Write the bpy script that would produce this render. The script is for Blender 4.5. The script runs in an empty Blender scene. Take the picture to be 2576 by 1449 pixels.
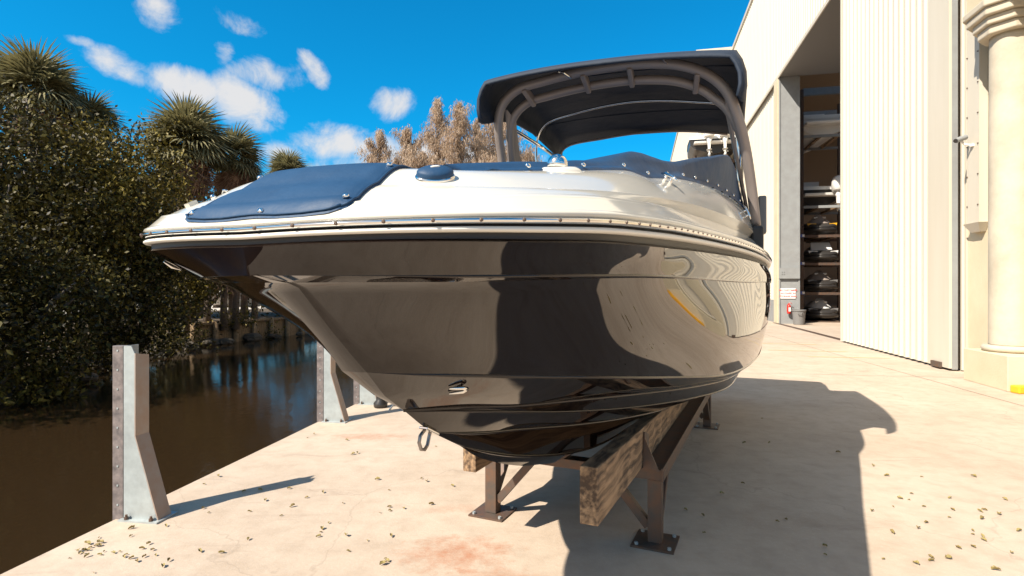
import bpy, math, random
import numpy as np
from mathutils import Vector, Matrix
from mathutils.bvhtree import BVHTree
S = bpy.context.scene
COL = S.collection
R = math.radians
random.seed(7)
rng = np.random.default_rng(7)

# ------------------------------------------------------------------ camera
CAM_H = 1.6
cam_d = bpy.data.cameras.new('camera')
cam = bpy.data.objects.new('camera', cam_d)
COL.objects.link(cam)
cam.location = (0, 0, CAM_H)
cam.rotation_euler = (R(90), 0, 0)
cam_d.sensor_width = 36
cam_d.lens = 36 * 1425 / 2576
cam_d.clip_start = 0.02
cam_d.clip_end = 2000
S.camera = cam
# ------------------------------------------------------------------ world
SUN_EL = 43.5
SUN_AZ = math.atan2(-0.64, -0.77)          # direction towards the sun in the XY plane
W = bpy.data.worlds.new('World')
S.world = W
W.use_nodes = True
nt = W.node_tree
nt.nodes.clear()
def N(tree, typ, **kw):
    n = tree.nodes.new(typ)
    for k, v in kw.items():
        setattr(n, k, v)
    return n
def mth(tree, op, a, b=None, c=None, clamp=False):
    n = tree.nodes.new('ShaderNodeMath'); n.operation = op; n.use_clamp = clamp
    for i, x in enumerate((a, b, c)):
        if x is None: continue
        if isinstance(x, (int, float)): n.inputs[i].default_value = x
        else: tree.links.new(x, n.inputs[i])
    return n.outputs[0]
L = nt.links.new
sky = N(nt, 'ShaderNodeTexSky', sky_type='NISHITA', sun_disc=False)
sky.sun_elevation = R(SUN_EL)
sky.sun_rotation = math.atan2(-0.77, -0.64)      # azimuth measured from +Y towards +X
sky.altitude = 0; sky.air_density = 1.0; sky.dust_density = 1.0; sky.ozone_density = 2.5
tint = N(nt, 'ShaderNodeMix', data_type='RGBA', blend_type='MULTIPLY')
tint.inputs[0].default_value = 1.0
L(sky.outputs[0], tint.inputs[6]); tint.inputs[7].default_value = (0.03, 1.06, 1.46, 1)
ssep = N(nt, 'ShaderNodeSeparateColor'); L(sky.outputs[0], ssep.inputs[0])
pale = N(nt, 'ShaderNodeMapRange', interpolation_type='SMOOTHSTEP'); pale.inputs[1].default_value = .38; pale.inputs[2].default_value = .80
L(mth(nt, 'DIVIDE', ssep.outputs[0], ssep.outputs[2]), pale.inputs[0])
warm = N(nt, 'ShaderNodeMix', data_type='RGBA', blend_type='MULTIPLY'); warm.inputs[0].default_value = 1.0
L(sky.outputs[0], warm.inputs[6]); warm.inputs[7].default_value = (1.15, .95, .78, 1)  # paler, warmer sky towards the sun, added to warm the shade
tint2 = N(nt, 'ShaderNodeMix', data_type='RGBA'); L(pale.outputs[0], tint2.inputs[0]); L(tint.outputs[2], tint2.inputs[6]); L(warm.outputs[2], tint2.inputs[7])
tc = N(nt, 'ShaderNodeTexCoord')
sep = N(nt, 'ShaderNodeSeparateXYZ'); L(tc.outputs['Generated'], sep.inputs[0])
yy = mth(nt, 'MAXIMUM', sep.outputs[1], 0.05)
nz = N(nt, 'ShaderNodeTexNoise'); nz.inputs['Scale'].default_value = 16; nz.inputs['Detail'].default_value = 8
nz.inputs['Roughness'].default_value = 0.62; nz.inputs['Distortion'].default_value = 0.35
L(tc.outputs['Generated'], nz.inputs['Vector'])
nb = N(nt, 'ShaderNodeTexNoise'); nb.inputs['Scale'].default_value = 5; nb.inputs['Detail'].default_value = 2
L(tc.outputs['Generated'], nb.inputs['Vector'])
nsep = N(nt, 'ShaderNodeSeparateColor'); L(nb.outputs['Color'], nsep.inputs[0])
u = mth(nt, 'ADD', mth(nt, 'DIVIDE', sep.outputs[0], yy), mth(nt, 'MULTIPLY', mth(nt, 'SUBTRACT', nsep.outputs[0], 0.5), 0.05))
w = mth(nt, 'ADD', mth(nt, 'DIVIDE', sep.outputs[2], yy), mth(nt, 'MULTIPLY', mth(nt, 'SUBTRACT', nsep.outputs[1], 0.5), 0.05))
dens = None
def blob(px, py, rx, ry, ang, k=1.0):
    global dens
    cu, cw = (px - 1288) / 1425, (725 - py) / 1425
    a = R(-ang)
    du = mth(nt, 'SUBTRACT', u, cu); dw = mth(nt, 'SUBTRACT', w, cw)
    p = mth(nt, 'ADD', mth(nt, 'MULTIPLY', du, math.cos(a) * 1425 / rx), mth(nt, 'MULTIPLY', dw, math.sin(a) * 1425 / rx))
    q = mth(nt, 'ADD', mth(nt, 'MULTIPLY', du, -math.sin(a) * 1425 / ry), mth(nt, 'MULTIPLY', dw, math.cos(a) * 1425 / ry))
    r2 = mth(nt, 'ADD', mth(nt, 'MULTIPLY', p, p), mth(nt, 'MULTIPLY', q, q))
    d = mth(nt, 'MULTIPLY', mth(nt, 'SUBTRACT', 1.0, r2), k)
    dens = d if dens is None else mth(nt, 'MAXIMUM', dens, d)
for b_ in [(405, 28, 75, 52, 20, .8), (205, 108, 50, 16, 18, .5), (310, 170, 120, 42, 22, .8), (460, 215, 150, 58, 20, 1), (600, 255, 120, 78, 28, 1),
           (640, 180, 90, 48, 10, .8), (785, 180, 30, 66, -38, .9), (715, 190, 70, 42, 0, .7), (560, 135, 30, 32, 30, .4), (1000, 272, 80, 56, 0, .9),
           (860, 365, 140, 58, 10, .8), (700, 385, 90, 40, 0, .6), (900, 430, 180, 60, 0, .8), (1130, 395, 260, 62, 0, .9),
           (590, 50, 110, 26, 25, .3), (1350, 430, 80, 60, 30, .55)]:
    blob(*b_)
mk_ = mth(nt, 'GREATER_THAN', sep.outputs[1], 0.06)
dens = mth(nt, 'SUBTRACT', mth(nt, 'MULTIPLY', dens, mk_), mth(nt, 'SUBTRACT', 1.0, mk_))
# the rest of the sky: unseen cumulus, cover increased to lift the shade
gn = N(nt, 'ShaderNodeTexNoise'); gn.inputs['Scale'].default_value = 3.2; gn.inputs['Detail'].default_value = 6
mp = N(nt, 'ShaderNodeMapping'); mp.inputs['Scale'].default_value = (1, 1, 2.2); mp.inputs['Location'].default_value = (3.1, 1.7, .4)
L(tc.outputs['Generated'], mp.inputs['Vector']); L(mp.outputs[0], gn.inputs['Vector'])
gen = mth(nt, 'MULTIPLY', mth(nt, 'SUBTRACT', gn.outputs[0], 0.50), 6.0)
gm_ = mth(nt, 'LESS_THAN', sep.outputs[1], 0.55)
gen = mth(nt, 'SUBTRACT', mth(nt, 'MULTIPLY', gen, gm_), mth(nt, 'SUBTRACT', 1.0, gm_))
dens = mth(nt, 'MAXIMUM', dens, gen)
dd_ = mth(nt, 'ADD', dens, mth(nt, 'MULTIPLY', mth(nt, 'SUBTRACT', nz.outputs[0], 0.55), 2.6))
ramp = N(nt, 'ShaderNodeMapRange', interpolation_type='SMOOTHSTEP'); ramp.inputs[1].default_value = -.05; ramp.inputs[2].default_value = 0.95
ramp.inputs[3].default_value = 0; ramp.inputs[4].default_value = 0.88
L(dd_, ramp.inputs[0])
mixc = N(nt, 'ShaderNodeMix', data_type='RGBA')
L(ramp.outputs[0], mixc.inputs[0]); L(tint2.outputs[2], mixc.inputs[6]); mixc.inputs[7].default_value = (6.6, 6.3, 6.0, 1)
bg = N(nt, 'ShaderNodeBackground'); bg.inputs['Strength'].default_value = 0.065
out = N(nt, 'ShaderNodeOutputWorld')
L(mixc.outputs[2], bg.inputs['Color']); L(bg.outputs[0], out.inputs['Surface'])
# ------------------------------------------------------------------ sun, exposure
sd = bpy.data.lights.new('sun', 'SUN'); sd.energy = 4.6; sd.angle = R(0.55); sd.color = (1.0, 0.915, 0.79)
sun = bpy.data.objects.new('sun', sd); COL.objects.link(sun)
ce = math.cos(R(SUN_EL))
to_sun = Vector((math.cos(SUN_AZ) * ce, math.sin(SUN_AZ) * ce, math.sin(R(SUN_EL))))
sun.rotation_euler = to_sun.to_track_quat('Z', 'Y').to_euler()
S.view_settings.view_transform = 'Standard'; S.view_settings.look = 'None'
S.view_settings.exposure = 1.05; S.view_settings.gamma = 1.0
S.render.engine = 'CYCLES'
S.cycles.max_bounces = 8

# ------------------------------------------------------------------ helpers
def tag(o, label=None, cat=None, group=None, kind=None):
    if label: o['label'] = label
    if cat: o['category'] = cat
    if group: o['group'] = group
    if kind: o['kind'] = kind
    return o
def empty(name, loc=(0, 0, 0), rz=0, label=None, cat=None, group=None):
    o = bpy.data.objects.new(name, None); COL.objects.link(o)
    o.location = loc; o.rotation_euler = (0, 0, rz); o.empty_display_size = .2
    return tag(o, label, cat, group)
def put(name, mesh, parent=None, loc=None, rot=None, scale=None):
    o = bpy.data.objects.new(name, mesh); COL.objects.link(o)
    if parent: o.parent = parent
    if loc is not None: o.location = loc
    if rot is not None: o.rotation_euler = rot
    if scale is not None: o.scale = scale
    return o
def copy_tree(o, parent=None):
    c = o.copy(); COL.objects.link(c)
    if parent: c.parent = parent
    for ch in list(o.children): copy_tree(ch, c)
    return c
class MB:
    def __init__(s): s.v = []; s.f = []
    def add(s, vs, fs):
        n = len(s.v); s.v += [tuple(map(float, p)) for p in vs]; s.f += [tuple(i + n for i in f) for f in fs]; return s
    def box(s, c, d, rz=0, M=None):
        hx, hy, hz = d[0] / 2, d[1] / 2, d[2] / 2
        vs = []
        ca, sa = math.cos(rz), math.sin(rz)
        for z in (-hz, hz):
            for x, y in ((-hx, -hy), (hx, -hy), (hx, hy), (-hx, hy)):
                p = Vector((x, y, z))
                if M: p = M @ p
                else: p = Vector((x * ca - y * sa, x * sa + y * ca, z))
                vs.append(p + Vector(c))
        return s.add(vs, [(3, 2, 1, 0), (4, 5, 6, 7), (0, 1, 5, 4), (1, 2, 6, 5), (2, 3, 7, 6), (3, 0, 4, 7)])
    def hexa(s, b, t):            # bottom quad, top quad
        return s.add(list(b) + list(t), [(3, 2, 1, 0), (4, 5, 6, 7), (0, 1, 5, 4), (1, 2, 6, 5), (2, 3, 7, 6), (3, 0, 4, 7)])
    def bar(s, a, b, wd, hd, up=(0, 0, 1)):
        a = Vector(a); b = Vector(b); d = (b - a); l = d.length; d.normalize()
        up = Vector(up); x = d.cross(up)
        if x.length < 1e-4: x = d.cross(Vector((0, 1, 0)))
        x.normalize(); y = x.cross(d)
        q = lambda p: [p - x * wd / 2 - y * hd / 2, p + x * wd / 2 - y * hd / 2, p + x * wd / 2 + y * hd / 2, p - x * wd / 2 + y * hd / 2]
        return s.hexa(q(a)[::-1], q(b)[::-1])
    def tube(s, pts, r, n=8, caps=True):
        pts = [Vector(p) for p in pts]; rs = r if hasattr(r, '__len__') else [r] * len(pts)
        vs = []; prev = None
        for i, p in enumerate(pts):
            d = (pts[min(i + 1, len(pts) - 1)] - pts[max(i - 1, 0)]).normalized()
            if prev is None:
                x = d.cross(Vector((0, 0, 1)))
                if x.length < 1e-3: x = d.cross(Vector((0, 1, 0)))
            else:
                x = prev - d * prev.dot(d)
            x.normalize(); prev = x; y = d.cross(x)
            for k in range(n):
                a = 2 * math.pi * k / n
                vs.append(p + (x * math.cos(a) + y * math.sin(a)) * rs[i])
        fs = [(i * n + k, i * n + (k + 1) % n, (i + 1) * n + (k + 1) % n, (i + 1) * n + k) for i in range(len(pts) - 1) for k in range(n)]
        if caps:
            fs.append(tuple(range(n))[::-1]); fs.append(tuple((len(pts) - 1) * n + k for k in range(n)))
        return s.add(vs, fs)
    def lathe(s, prof, c=(0, 0, 0), n=24):
        vs = [(c[0] + r * math.cos(2 * math.pi * k / n), c[1] + r * math.sin(2 * math.pi * k / n), c[2] + z) for r, z in prof for k in range(n)]
        fs = [(i * n + k, i * n + (k + 1) % n, (i + 1) * n + (k + 1) % n, (i + 1) * n + k) for i in range(len(prof) - 1) for k in range(n)]
        fs.append(tuple(range(n))[::-1]); fs.append(tuple((len(prof) - 1) * n + k for k in range(n)))
        return s.add(vs, fs)
    def grid(s, rows, close=False):
        n = len(rows[0]); vs = [p for r in rows for p in r]
        m = n if close else n - 1
        return s.add(vs, [(i * n + k, i * n + (k + 1) % n, (i + 1) * n + (k + 1) % n, (i + 1) * n + k) for i in range(len(rows) - 1) for k in range(m)])
    def mesh(s, name, mat, smooth=False):
        me = bpy.data.meshes.new(name); me.from_pydata(s.v, [], s.f); me.materials.append(mat)
        if smooth: me.polygons.foreach_set('use_smooth', [True] * len(me.polygons))
        me.update(); return me
    def build(s, name, mat, parent=None, smooth=False, bevel=0, loc=None, rot=None):
        o = put(name, s.mesh(name, mat, smooth), parent, loc, rot)
        if bevel:
            m = o.modifiers.new('bevel', 'BEVEL'); m.width = bevel; m.segments = 2; m.limit_method = 'ANGLE'; m.angle_limit = R(40)
        return o
def tri_mesh(name, V, nper, mat):
    """V: (k*nper,3) vertices, every nper vertices one face"""
    me = bpy.data.meshes.new(name); k = len(V) // nper
    me.vertices.add(len(V)); me.vertices.foreach_set('co', np.asarray(V, dtype=np.float32).ravel())
    me.loops.add(k * nper); me.loops.foreach_set('vertex_index', np.arange(k * nper, dtype=np.int32))
    me.polygons.add(k); me.polygons.foreach_set('loop_start', np.arange(0, k * nper, nper, dtype=np.int32))
    me.materials.append(mat); me.update(calc_edges=True); me.validate(); return me
def spl(pts, n=500):
    P = [np.array(p, float) for p in pts]
    P = [2 * P[0] - P[1]] + P + [2 * P[-1] - P[-2]]
    out_ = []
    for i in range(1, len(P) - 2):
        p0, p1, p2, p3 = P[i - 1:i + 3]
        t0 = 0; t1 = t0 + np.linalg.norm(p1 - p0) ** .5; t2 = t1 + np.linalg.norm(p2 - p1) ** .5; t3 = t2 + np.linalg.norm(p3 - p2) ** .5
        for t in np.linspace(t1, t2, 24, endpoint=(i == len(P) - 3)):
            a1 = (t1 - t) / (t1 - t0) * p0 + (t - t0) / (t1 - t0) * p1
            a2 = (t2 - t) / (t2 - t1) * p1 + (t - t1) / (t2 - t1) * p2
            a3 = (t3 - t) / (t3 - t2) * p2 + (t - t2) / (t3 - t2) * p3
            b1 = (t2 - t) / (t2 - t0) * a1 + (t - t0) / (t2 - t0) * a2
            b2 = (t3 - t) / (t3 - t1) * a2 + (t - t1) / (t3 - t1) * a3
            out_.append((t2 - t) / (t2 - t1) * b1 + (t - t1) / (t2 - t1) * b2)
    return np.array(out_)
def resample(A, us):
    d = np.r_[0, np.cumsum(np.linalg.norm(np.diff(A, axis=0), axis=1))]; d /= d[-1]
    return np.stack([np.interp(us, d, A[:, k]) for k in range(A.shape[1])], 1)

# ------------------------------------------------------------------ materials
def mat(name, col, rough=.5, metal=0, spec=.5, coat=0, coat_r=.03, ior=None, noise=None, bump=None, trans=0, stretch=None, rvar=0):
    """noise=(scale, colour2, amount, detail) bump=(scale, strength, dist)"""
    m = bpy.data.materials.new(name); m.use_nodes = True; t = m.node_tree; b = t.nodes['Principled BSDF']
    b.inputs['Base Color'].default_value = (*col, 1); b.inputs['Roughness'].default_value = rough; b.inputs['Metallic'].default_value = metal
    b.inputs['Specular IOR Level'].default_value = spec; b.inputs['Coat Weight'].default_value = coat; b.inputs['Coat Roughness'].default_value = coat_r
    if ior: b.inputs['IOR'].default_value = ior
    tcn = t.nodes.new('ShaderNodeTexCoord')
    if noise:
        sc, c2, amt, det = noise
        n = t.nodes.new('ShaderNodeTexNoise'); n.inputs['Scale'].default_value = sc; n.inputs['Detail'].default_value = det; n.inputs['Roughness'].default_value = .6
        if stretch:
            mq = t.nodes.new('ShaderNodeMapping'); mq.inputs['Scale'].default_value = stretch; t.links.new(tcn.outputs['Object'], mq.inputs[0]); t.links.new(mq.outputs[0], n.inputs['Vector'])
        else: t.links.new(tcn.outputs['Object'], n.inputs['Vector'])
        if rvar:
            rr_ = t.nodes.new('ShaderNodeMapRange'); rr_.inputs[1].default_value = .45; rr_.inputs[2].default_value = .75; rr_.inputs[3].default_value = rough; rr_.inputs[4].default_value = rough + rvar
            t.links.new(n.outputs[0], rr_.inputs[0]); t.links.new(rr_.outputs[0], b.inputs['Roughness'])
        mr = t.nodes.new('ShaderNodeMapRange'); mr.inputs[1].default_value = .35; mr.inputs[2].default_value = .68; mr.inputs[4].default_value = amt
        t.links.new(n.outputs[0], mr.inputs[0])
        mx = t.nodes.new('ShaderNodeMix'); mx.data_type = 'RGBA'; t.links.new(mr.outputs[0], mx.inputs[0])
        mx.inputs[6].default_value = (*col, 1); mx.inputs[7].default_value = (*c2, 1)
        t.links.new(mx.outputs[2], b.inputs['Base Color'])
    if bump:
        n2 = t.nodes.new('ShaderNodeTexNoise'); n2.inputs['Scale'].default_value = bump[0]; n2.inputs['Detail'].default_value = 6
        t.links.new(tcn.outputs['Object'], n2.inputs['Vector'])
        bp = t.nodes.new('ShaderNodeBump'); bp.inputs['Strength'].default_value = bump[1]; bp.inputs['Distance'].default_value = bump[2]
        t.links.new(n2.outputs[0], bp.inputs['Height']); t.links.new(bp.outputs[0], b.inputs['Normal'])
    if trans:
        tr = t.nodes.new('ShaderNodeBsdfTranslucent'); tr.inputs[0].default_value = (*[min(1, c * 1.6) for c in col], 1)
        ms = t.nodes.new('ShaderNodeMixShader'); ms.inputs[0].default_value = trans
        t.links.new(b.outputs[0], ms.inputs[1]); t.links.new(tr.outputs[0], ms.inputs[2])
        t.links.new(ms.outputs[0], t.nodes['Material Output'].inputs[0])
    return m
M = {}
M['gelcoat'] = mat('dark_gelcoat', (.006, .003, .0025), .010, spec=.46, ior=1.52, noise=(3.5, (.008, .005, .004), .8, 9), stretch=(1, 1, .45), rvar=.03)
M['white_gel'] = mat('white_gelcoat', (.60, .565, .49), .10, spec=.5, coat=.3, coat_r=.04)
M['white_rub'] = mat('white_vinyl', (.70, .67, .60), .35)
M['chrome'] = mat('stainless_steel', (.78, .77, .75), .07, metal=1)
M['seal'] = mat('black_rubber', (.02, .018, .018), .5)
M['navy'] = mat('navy_canvas', (.009, .040, .095), .58, spec=.35, noise=(6, (.012, .050, .115), .7, 5), bump=(7, .55, .02))
M['canopy'] = mat('black_canvas', (.009, .018, .036), .75, noise=(5, (.014, .024, .042), .8, 4), bump=(5, .5, .03))
M['bronze'] = mat('painted_aluminium', (.27, .23, .21), .42, metal=.2, noise=(4, (.30, .26, .24), .5, 4))
M['steel'] = mat('painted_steel', (.085, .07, .06), .5, metal=.3, noise=(14, (.16, .08, .045), .8, 6), bump=(40, .2, .003))
M['galv'] = mat('galvanised_steel', (.42, .46, .46), .45, metal=.35, noise=(9, (.28, .30, .30), .7, 7), bump=(30, .15, .003))
M['greysteel'] = mat('grey_painted_steel', (.26, .27, .27), .5, noise=(3, (.21, .21, .21), .7, 5))
M['cream'] = mat('cream_metal_cladding', (.57, .52, .43), .5, spec=.3, noise=(1.1, (.49, .43, .33), .75, 9), stretch=(1, 1, .12))
M['stucco'] = mat('cream_stucco', (.58, .50, .35), .85, noise=(1.3, (.50, .42, .28), .8, 8), bump=(30, .3, .01))
M['stone'] = mat('cast_stone', (.50, .44, .34), .8, noise=(2.2, (.38, .33, .25), .9, 9), bump=(35, .3, .01))
M['dark_int'] = mat('interior_panel', (.33, .26, .20), .8)
M['grey_plastic'] = mat('grey_plastic', (.17, .165, .16), .5)
M['red'] = mat('red_paint', (.5, .03, .02), .35)
M['white'] = mat('white_paint', (.78, .76, .72), .35)
M['black'] = mat('black_plastic', (.03, .027, .025), .35)
M['yellow'] = mat('yellow_paint', (.75, .38, .02), .4)
M['blue'] = mat('blue_paint', (.10, .14, .45), .4)
M['cover_grey'] = mat('grey_canvas', (.24, .20, .175), .8, bump=(5, .3, .03))
M['cover_pale'] = mat('pale_grey_canvas', (.52, .52, .51), .8, bump=(5, .3, .03))
M['trunk'] = mat('palm_trunk', (.16, .12, .09), .9, noise=(10, (.09, .065, .05), .9, 6), bump=(14, .8, .05))
M['bark'] = mat('bark', (.12, .095, .075), .9, noise=(8, (.06, .05, .04), .9, 6), bump=(10, .6, .03))
M['wood_wall'] = mat('weathered_boards', (.26, .17, .09), .85, noise=(9, (.13, .09, .05), .9, 6), bump=(25, .4, .01))
M['rock'] = mat('rock', (.10, .08, .06), .9, noise=(5, (.05, .045, .035), .9, 6), bump=(6, .7, .05))

def leafmat(name, c1, c2, rough=.5, trans=.25, sc=1.2):
    m = mat(name, c1, rough, spec=.4, trans=trans)
    t = m.node_tree; b = t.nodes['Principled BSDF']; b.inputs['Specular IOR Level'].default_value = .22
    g = t.nodes.new('ShaderNodeNewGeometry'); n = t.nodes.new('ShaderNodeTexNoise'); n.inputs['Scale'].default_value = sc; n.inputs['Detail'].default_value = 5
    t.links.new(g.outputs['Position'], n.inputs['Vector'])
    a = t.nodes.new('ShaderNodeMath'); a.operation = 'ADD'; t.links.new(n.outputs[0], a.inputs[0])
    ml = t.nodes.new('ShaderNodeMath'); ml.operation = 'MULTIPLY_ADD'; ml.inputs[1].default_value = .9; ml.inputs[2].default_value = -.45
    t.links.new(g.outputs['Random Per Island'], ml.inputs[0]); t.links.new(ml.outputs[0], a.inputs[1])
    mr = t.nodes.new('ShaderNodeMapRange'); mr.inputs[1].default_value = .25; mr.inputs[2].default_value = .8
    t.links.new(a.outputs[0], mr.inputs[0])
    mx = t.nodes.new('ShaderNodeMix'); mx.data_type = 'RGBA'; t.links.new(mr.outputs[0], mx.inputs[0])
    mx.inputs[6].default_value = (*c1, 1); mx.inputs[7].default_value = (*c2, 1)
    t.links.new(mx.outputs[2], b.inputs['Base Color']); return m
M['leaf'] = leafmat('mangrove_leaf', (.016, .013, .003), (.105, .085, .016), .5)
M['leaf_b'] = leafmat('broad_leaf', (.03, .025, .005), (.21, .16, .03), .5)
M['palm_leaf'] = leafmat('palm_frond', (.11, .10, .045), (.34, .30, .16), .5, .3, 2)
M['palm_dead'] = leafmat('dead_palm_frond', (.16, .09, .06), (.33, .21, .14), .8, .15, 2)
M['pine'] = leafmat('casuarina_needles', (.34, .25, .17), (.55, .43, .33), .8, .4, .5)  # paled tan: distance haze put into the needle colour
M['dry'] = leafmat('dry_leaf', (.13, .075, .03), (.36, .30, .12), .6, .1, 9)

def timber_mat():
    m = mat('rough_timber', (.24, .14, .07), .8)
    t = m.node_tree; b = t.nodes['Principled BSDF']; tcn = t.nodes.new('ShaderNodeTexCoord')
    mpn = t.nodes.new('ShaderNodeMapping'); mpn.inputs['Scale'].default_value = (26, 1.1, 26)
    big = t.nodes.new('ShaderNodeTexNoise'); big.inputs['Scale'].default_value = 3.5; big.inputs['Detail'].default_value = 1; t.links.new(tcn.outputs['Object'], big.inputs['Vector'])
    dv_ = t.nodes.new('ShaderNodeVectorMath'); dv_.operation = 'MULTIPLY_ADD'; dv_.inputs[1].default_value = (.10, .10, .10)
    t.links.new(big.outputs['Color'], dv_.inputs[0]); t.links.new(tcn.outputs['Object'], dv_.inputs[2]); t.links.new(dv_.outputs[0], mpn.inputs[0])
    n = t.nodes.new('ShaderNodeTexNoise'); n.inputs['Scale'].default_value = 1.5; n.inputs['Detail'].default_value = 4
    t.links.new(mpn.outputs[0], n.inputs['Vector'])
    n2 = t.nodes.new('ShaderNodeTexNoise'); n2.inputs['Scale'].default_value = 4; n2.inputs['Detail'].default_value = 8; t.links.new(tcn.outputs['Object'], n2.inputs['Vector'])
    ad = t.nodes.new('ShaderNodeMath'); ad.operation = 'MULTIPLY_ADD'; ad.inputs[1].default_value = 1.5; sb_ = t.nodes.new('ShaderNodeMath'); sb_.operation = 'SUBTRACT'; sb_.inputs[1].default_value = .5
    t.links.new(n.outputs[0], sb_.inputs[0]); t.links.new(sb_.outputs[0], ad.inputs[0]); t.links.new(n2.outputs[0], ad.inputs[2])
    cr = t.nodes.new('ShaderNodeValToRGB'); cr.color_ramp.elements[0].position = .22; cr.color_ramp.elements[0].color = (.07, .042, .025, 1)
    cr.color_ramp.elements[1].position = .8; cr.color_ramp.elements[1].color = (.42, .27, .15, 1)
    t.links.new(ad.outputs[0], cr.inputs[0]); t.links.new(cr.outputs[0], b.inputs['Base Color'])
    bp = t.nodes.new('ShaderNodeBump'); bp.inputs['Strength'].default_value = .5; bp.inputs['Distance'].default_value = .006
    t.links.new(ad.outputs[0], bp.inputs['Height']); t.links.new(bp.outputs[0], b.inputs['Normal'])
    return m
M['timber'] = timber_mat()

def concrete_mat():
    m = bpy.data.materials.new('concrete_apron'); m.use_nodes = True; t = m.node_tree; b = t.nodes['Principled BSDF']; lk = t.links.new
    g = t.nodes.new('ShaderNodeTexCoord')
    def noise(sc, det, ro=.6, dist=0, scale=None):
        n = t.nodes.new('ShaderNodeTexNoise'); n.inputs['Scale'].default_value = sc; n.inputs['Detail'].default_value = det; n.inputs['Roughness'].default_value = ro; n.inputs['Distortion'].default_value = dist
        if scale:
            mm = t.nodes.new('ShaderNodeMapping'); mm.inputs['Scale'].default_value = scale; mm.inputs['Rotation'].default_value = (0, 0, .7); lk(g.outputs['Object'], mm.inputs[0]); lk(mm.outputs[0], n.inputs['Vector'])
        else: lk(g.outputs['Object'], n.inputs['Vector'])
        return n.outputs[0]
    def rng_(x, a, b_, c=0, d=1):
        r = t.nodes.new('ShaderNodeMapRange'); r.inputs[1].default_value = a; r.inputs[2].default_value = b_; r.inputs[3].default_value = c; r.inputs[4].default_value = d; lk(x, r.inputs[0]); return r.outputs[0]
    def mix(f, a, c):
        x = t.nodes.new('ShaderNodeMix'); x.data_type = 'RGBA'
        if isinstance(f, float): x.inputs[0].default_value = f
        else: lk(f, x.inputs[0])
        for i, q in ((6, a), (7, c)):
            if isinstance(q, tuple): x.inputs[i].default_value = (*q, 1)
            else: lk(q, x.inputs[i])
        return x.outputs[2]
    base = mix(rng_(noise(.8, 8), .35, .7), (.50, .405, .315), (.41, .32, .24))
    base = mix(rng_(noise(5, 8, .7), .45, .75, 0, .55), base, (.30, .225, .16))
    base = mix(rng_(noise(40, 5, .7), .5, .8, 0, .35), base, (.60, .54, .45))
    base = mix(rng_(noise(1.6, 6, .7, 1.2, (.35, 2.2, 1)), .58, .72, 0, .45), base, (.27, .20, .15))
    # rust stains where iron fittings stood
    sp = t.nodes.new('ShaderNodeSeparateXYZ'); lk(g.outputs['Object'], sp.inputs[0])
    def stain(cx, cy, rx, ry, amt, thr=.5):
        dx = mth(t, 'MULTIPLY', mth(t, 'SUBTRACT', sp.outputs[0], cx), 1 / rx); dy = mth(t, 'MULTIPLY', mth(t, 'SUBTRACT', sp.outputs[1], cy), 1 / ry)
        f = mth(t, 'SUBTRACT', 1.0, mth(t, 'ADD', mth(t, 'MULTIPLY', dx, dx), mth(t, 'MULTIPLY', dy, dy)))
        f = mth(t, 'ADD', f, mth(t, 'MULTIPLY', mth(t, 'SUBTRACT', noise(9, 9, .75), .5), 4.2))
        return mth(t, 'MULTIPLY', rng_(f, .1, 1.6), amt, clamp=True)
    for s_ in ((-.34, 3.42, .42, .28, .75), (-.12, 3.1, .34, .16, .55), (-.42, 4.1, .25, .1, .35), (-1.55, 6.1, .5, .16, .6), (-1.25, 2.95, .3, .1, .4), (-3, 3, .4, .2, .3)):
        base = mix(stain(*s_), base, (.36, .13, .055))
    # hairline cracks
    vo = t.nodes.new('ShaderNodeTexVoronoi'); vo.feature = 'DISTANCE_TO_EDGE'; vo.inputs['Scale'].default_value = .33
    ds = t.nodes.new('ShaderNodeVectorMath'); ds.operation = 'ADD'; nn = t.nodes.new('ShaderNodeTexNoise'); nn.inputs['Scale'].default_value = 1.4; nn.inputs['Detail'].default_value = 6; lk(g.outputs['Object'], nn.inputs['Vector'])
    lk(g.outputs['Object'], ds.inputs[0]); lk(nn.outputs['Color'], ds.inputs[1]); lk(ds.outputs[0], vo.inputs['Vector'])
    base = mix(rng_(vo.outputs[0], 0, .004, .22, 0), base, (.16, .12, .09))
    lk(base, b.inputs['Base Color']); b.inputs['Roughness'].default_value = .82; b.inputs['Specular IOR Level'].default_value = .35
    bp = t.nodes.new('ShaderNodeBump'); bp.inputs['Strength'].default_value = .35; bp.inputs['Distance'].default_value = .01
    lk(noise(30, 8, .7), bp.inputs['Height']); lk(bp.outputs[0], b.inputs['Normal'])
    return m
M['concrete'] = concrete_mat()
M['quay'] = mat('quay_wall', (.28, .23, .17), .9, noise=(2, (.12, .10, .07), .9, 7), bump=(9, .5, .02))
M['earth'] = mat('leaf_litter', (.11, .075, .045), .95, noise=(2, (.05, .04, .025), .9, 8), bump=(5, .8, .08))
M['sand'] = mat('pale_yard', (.50, .44, .36), .9, noise=(.7, (.38, .33, .26), .9, 6))
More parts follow.
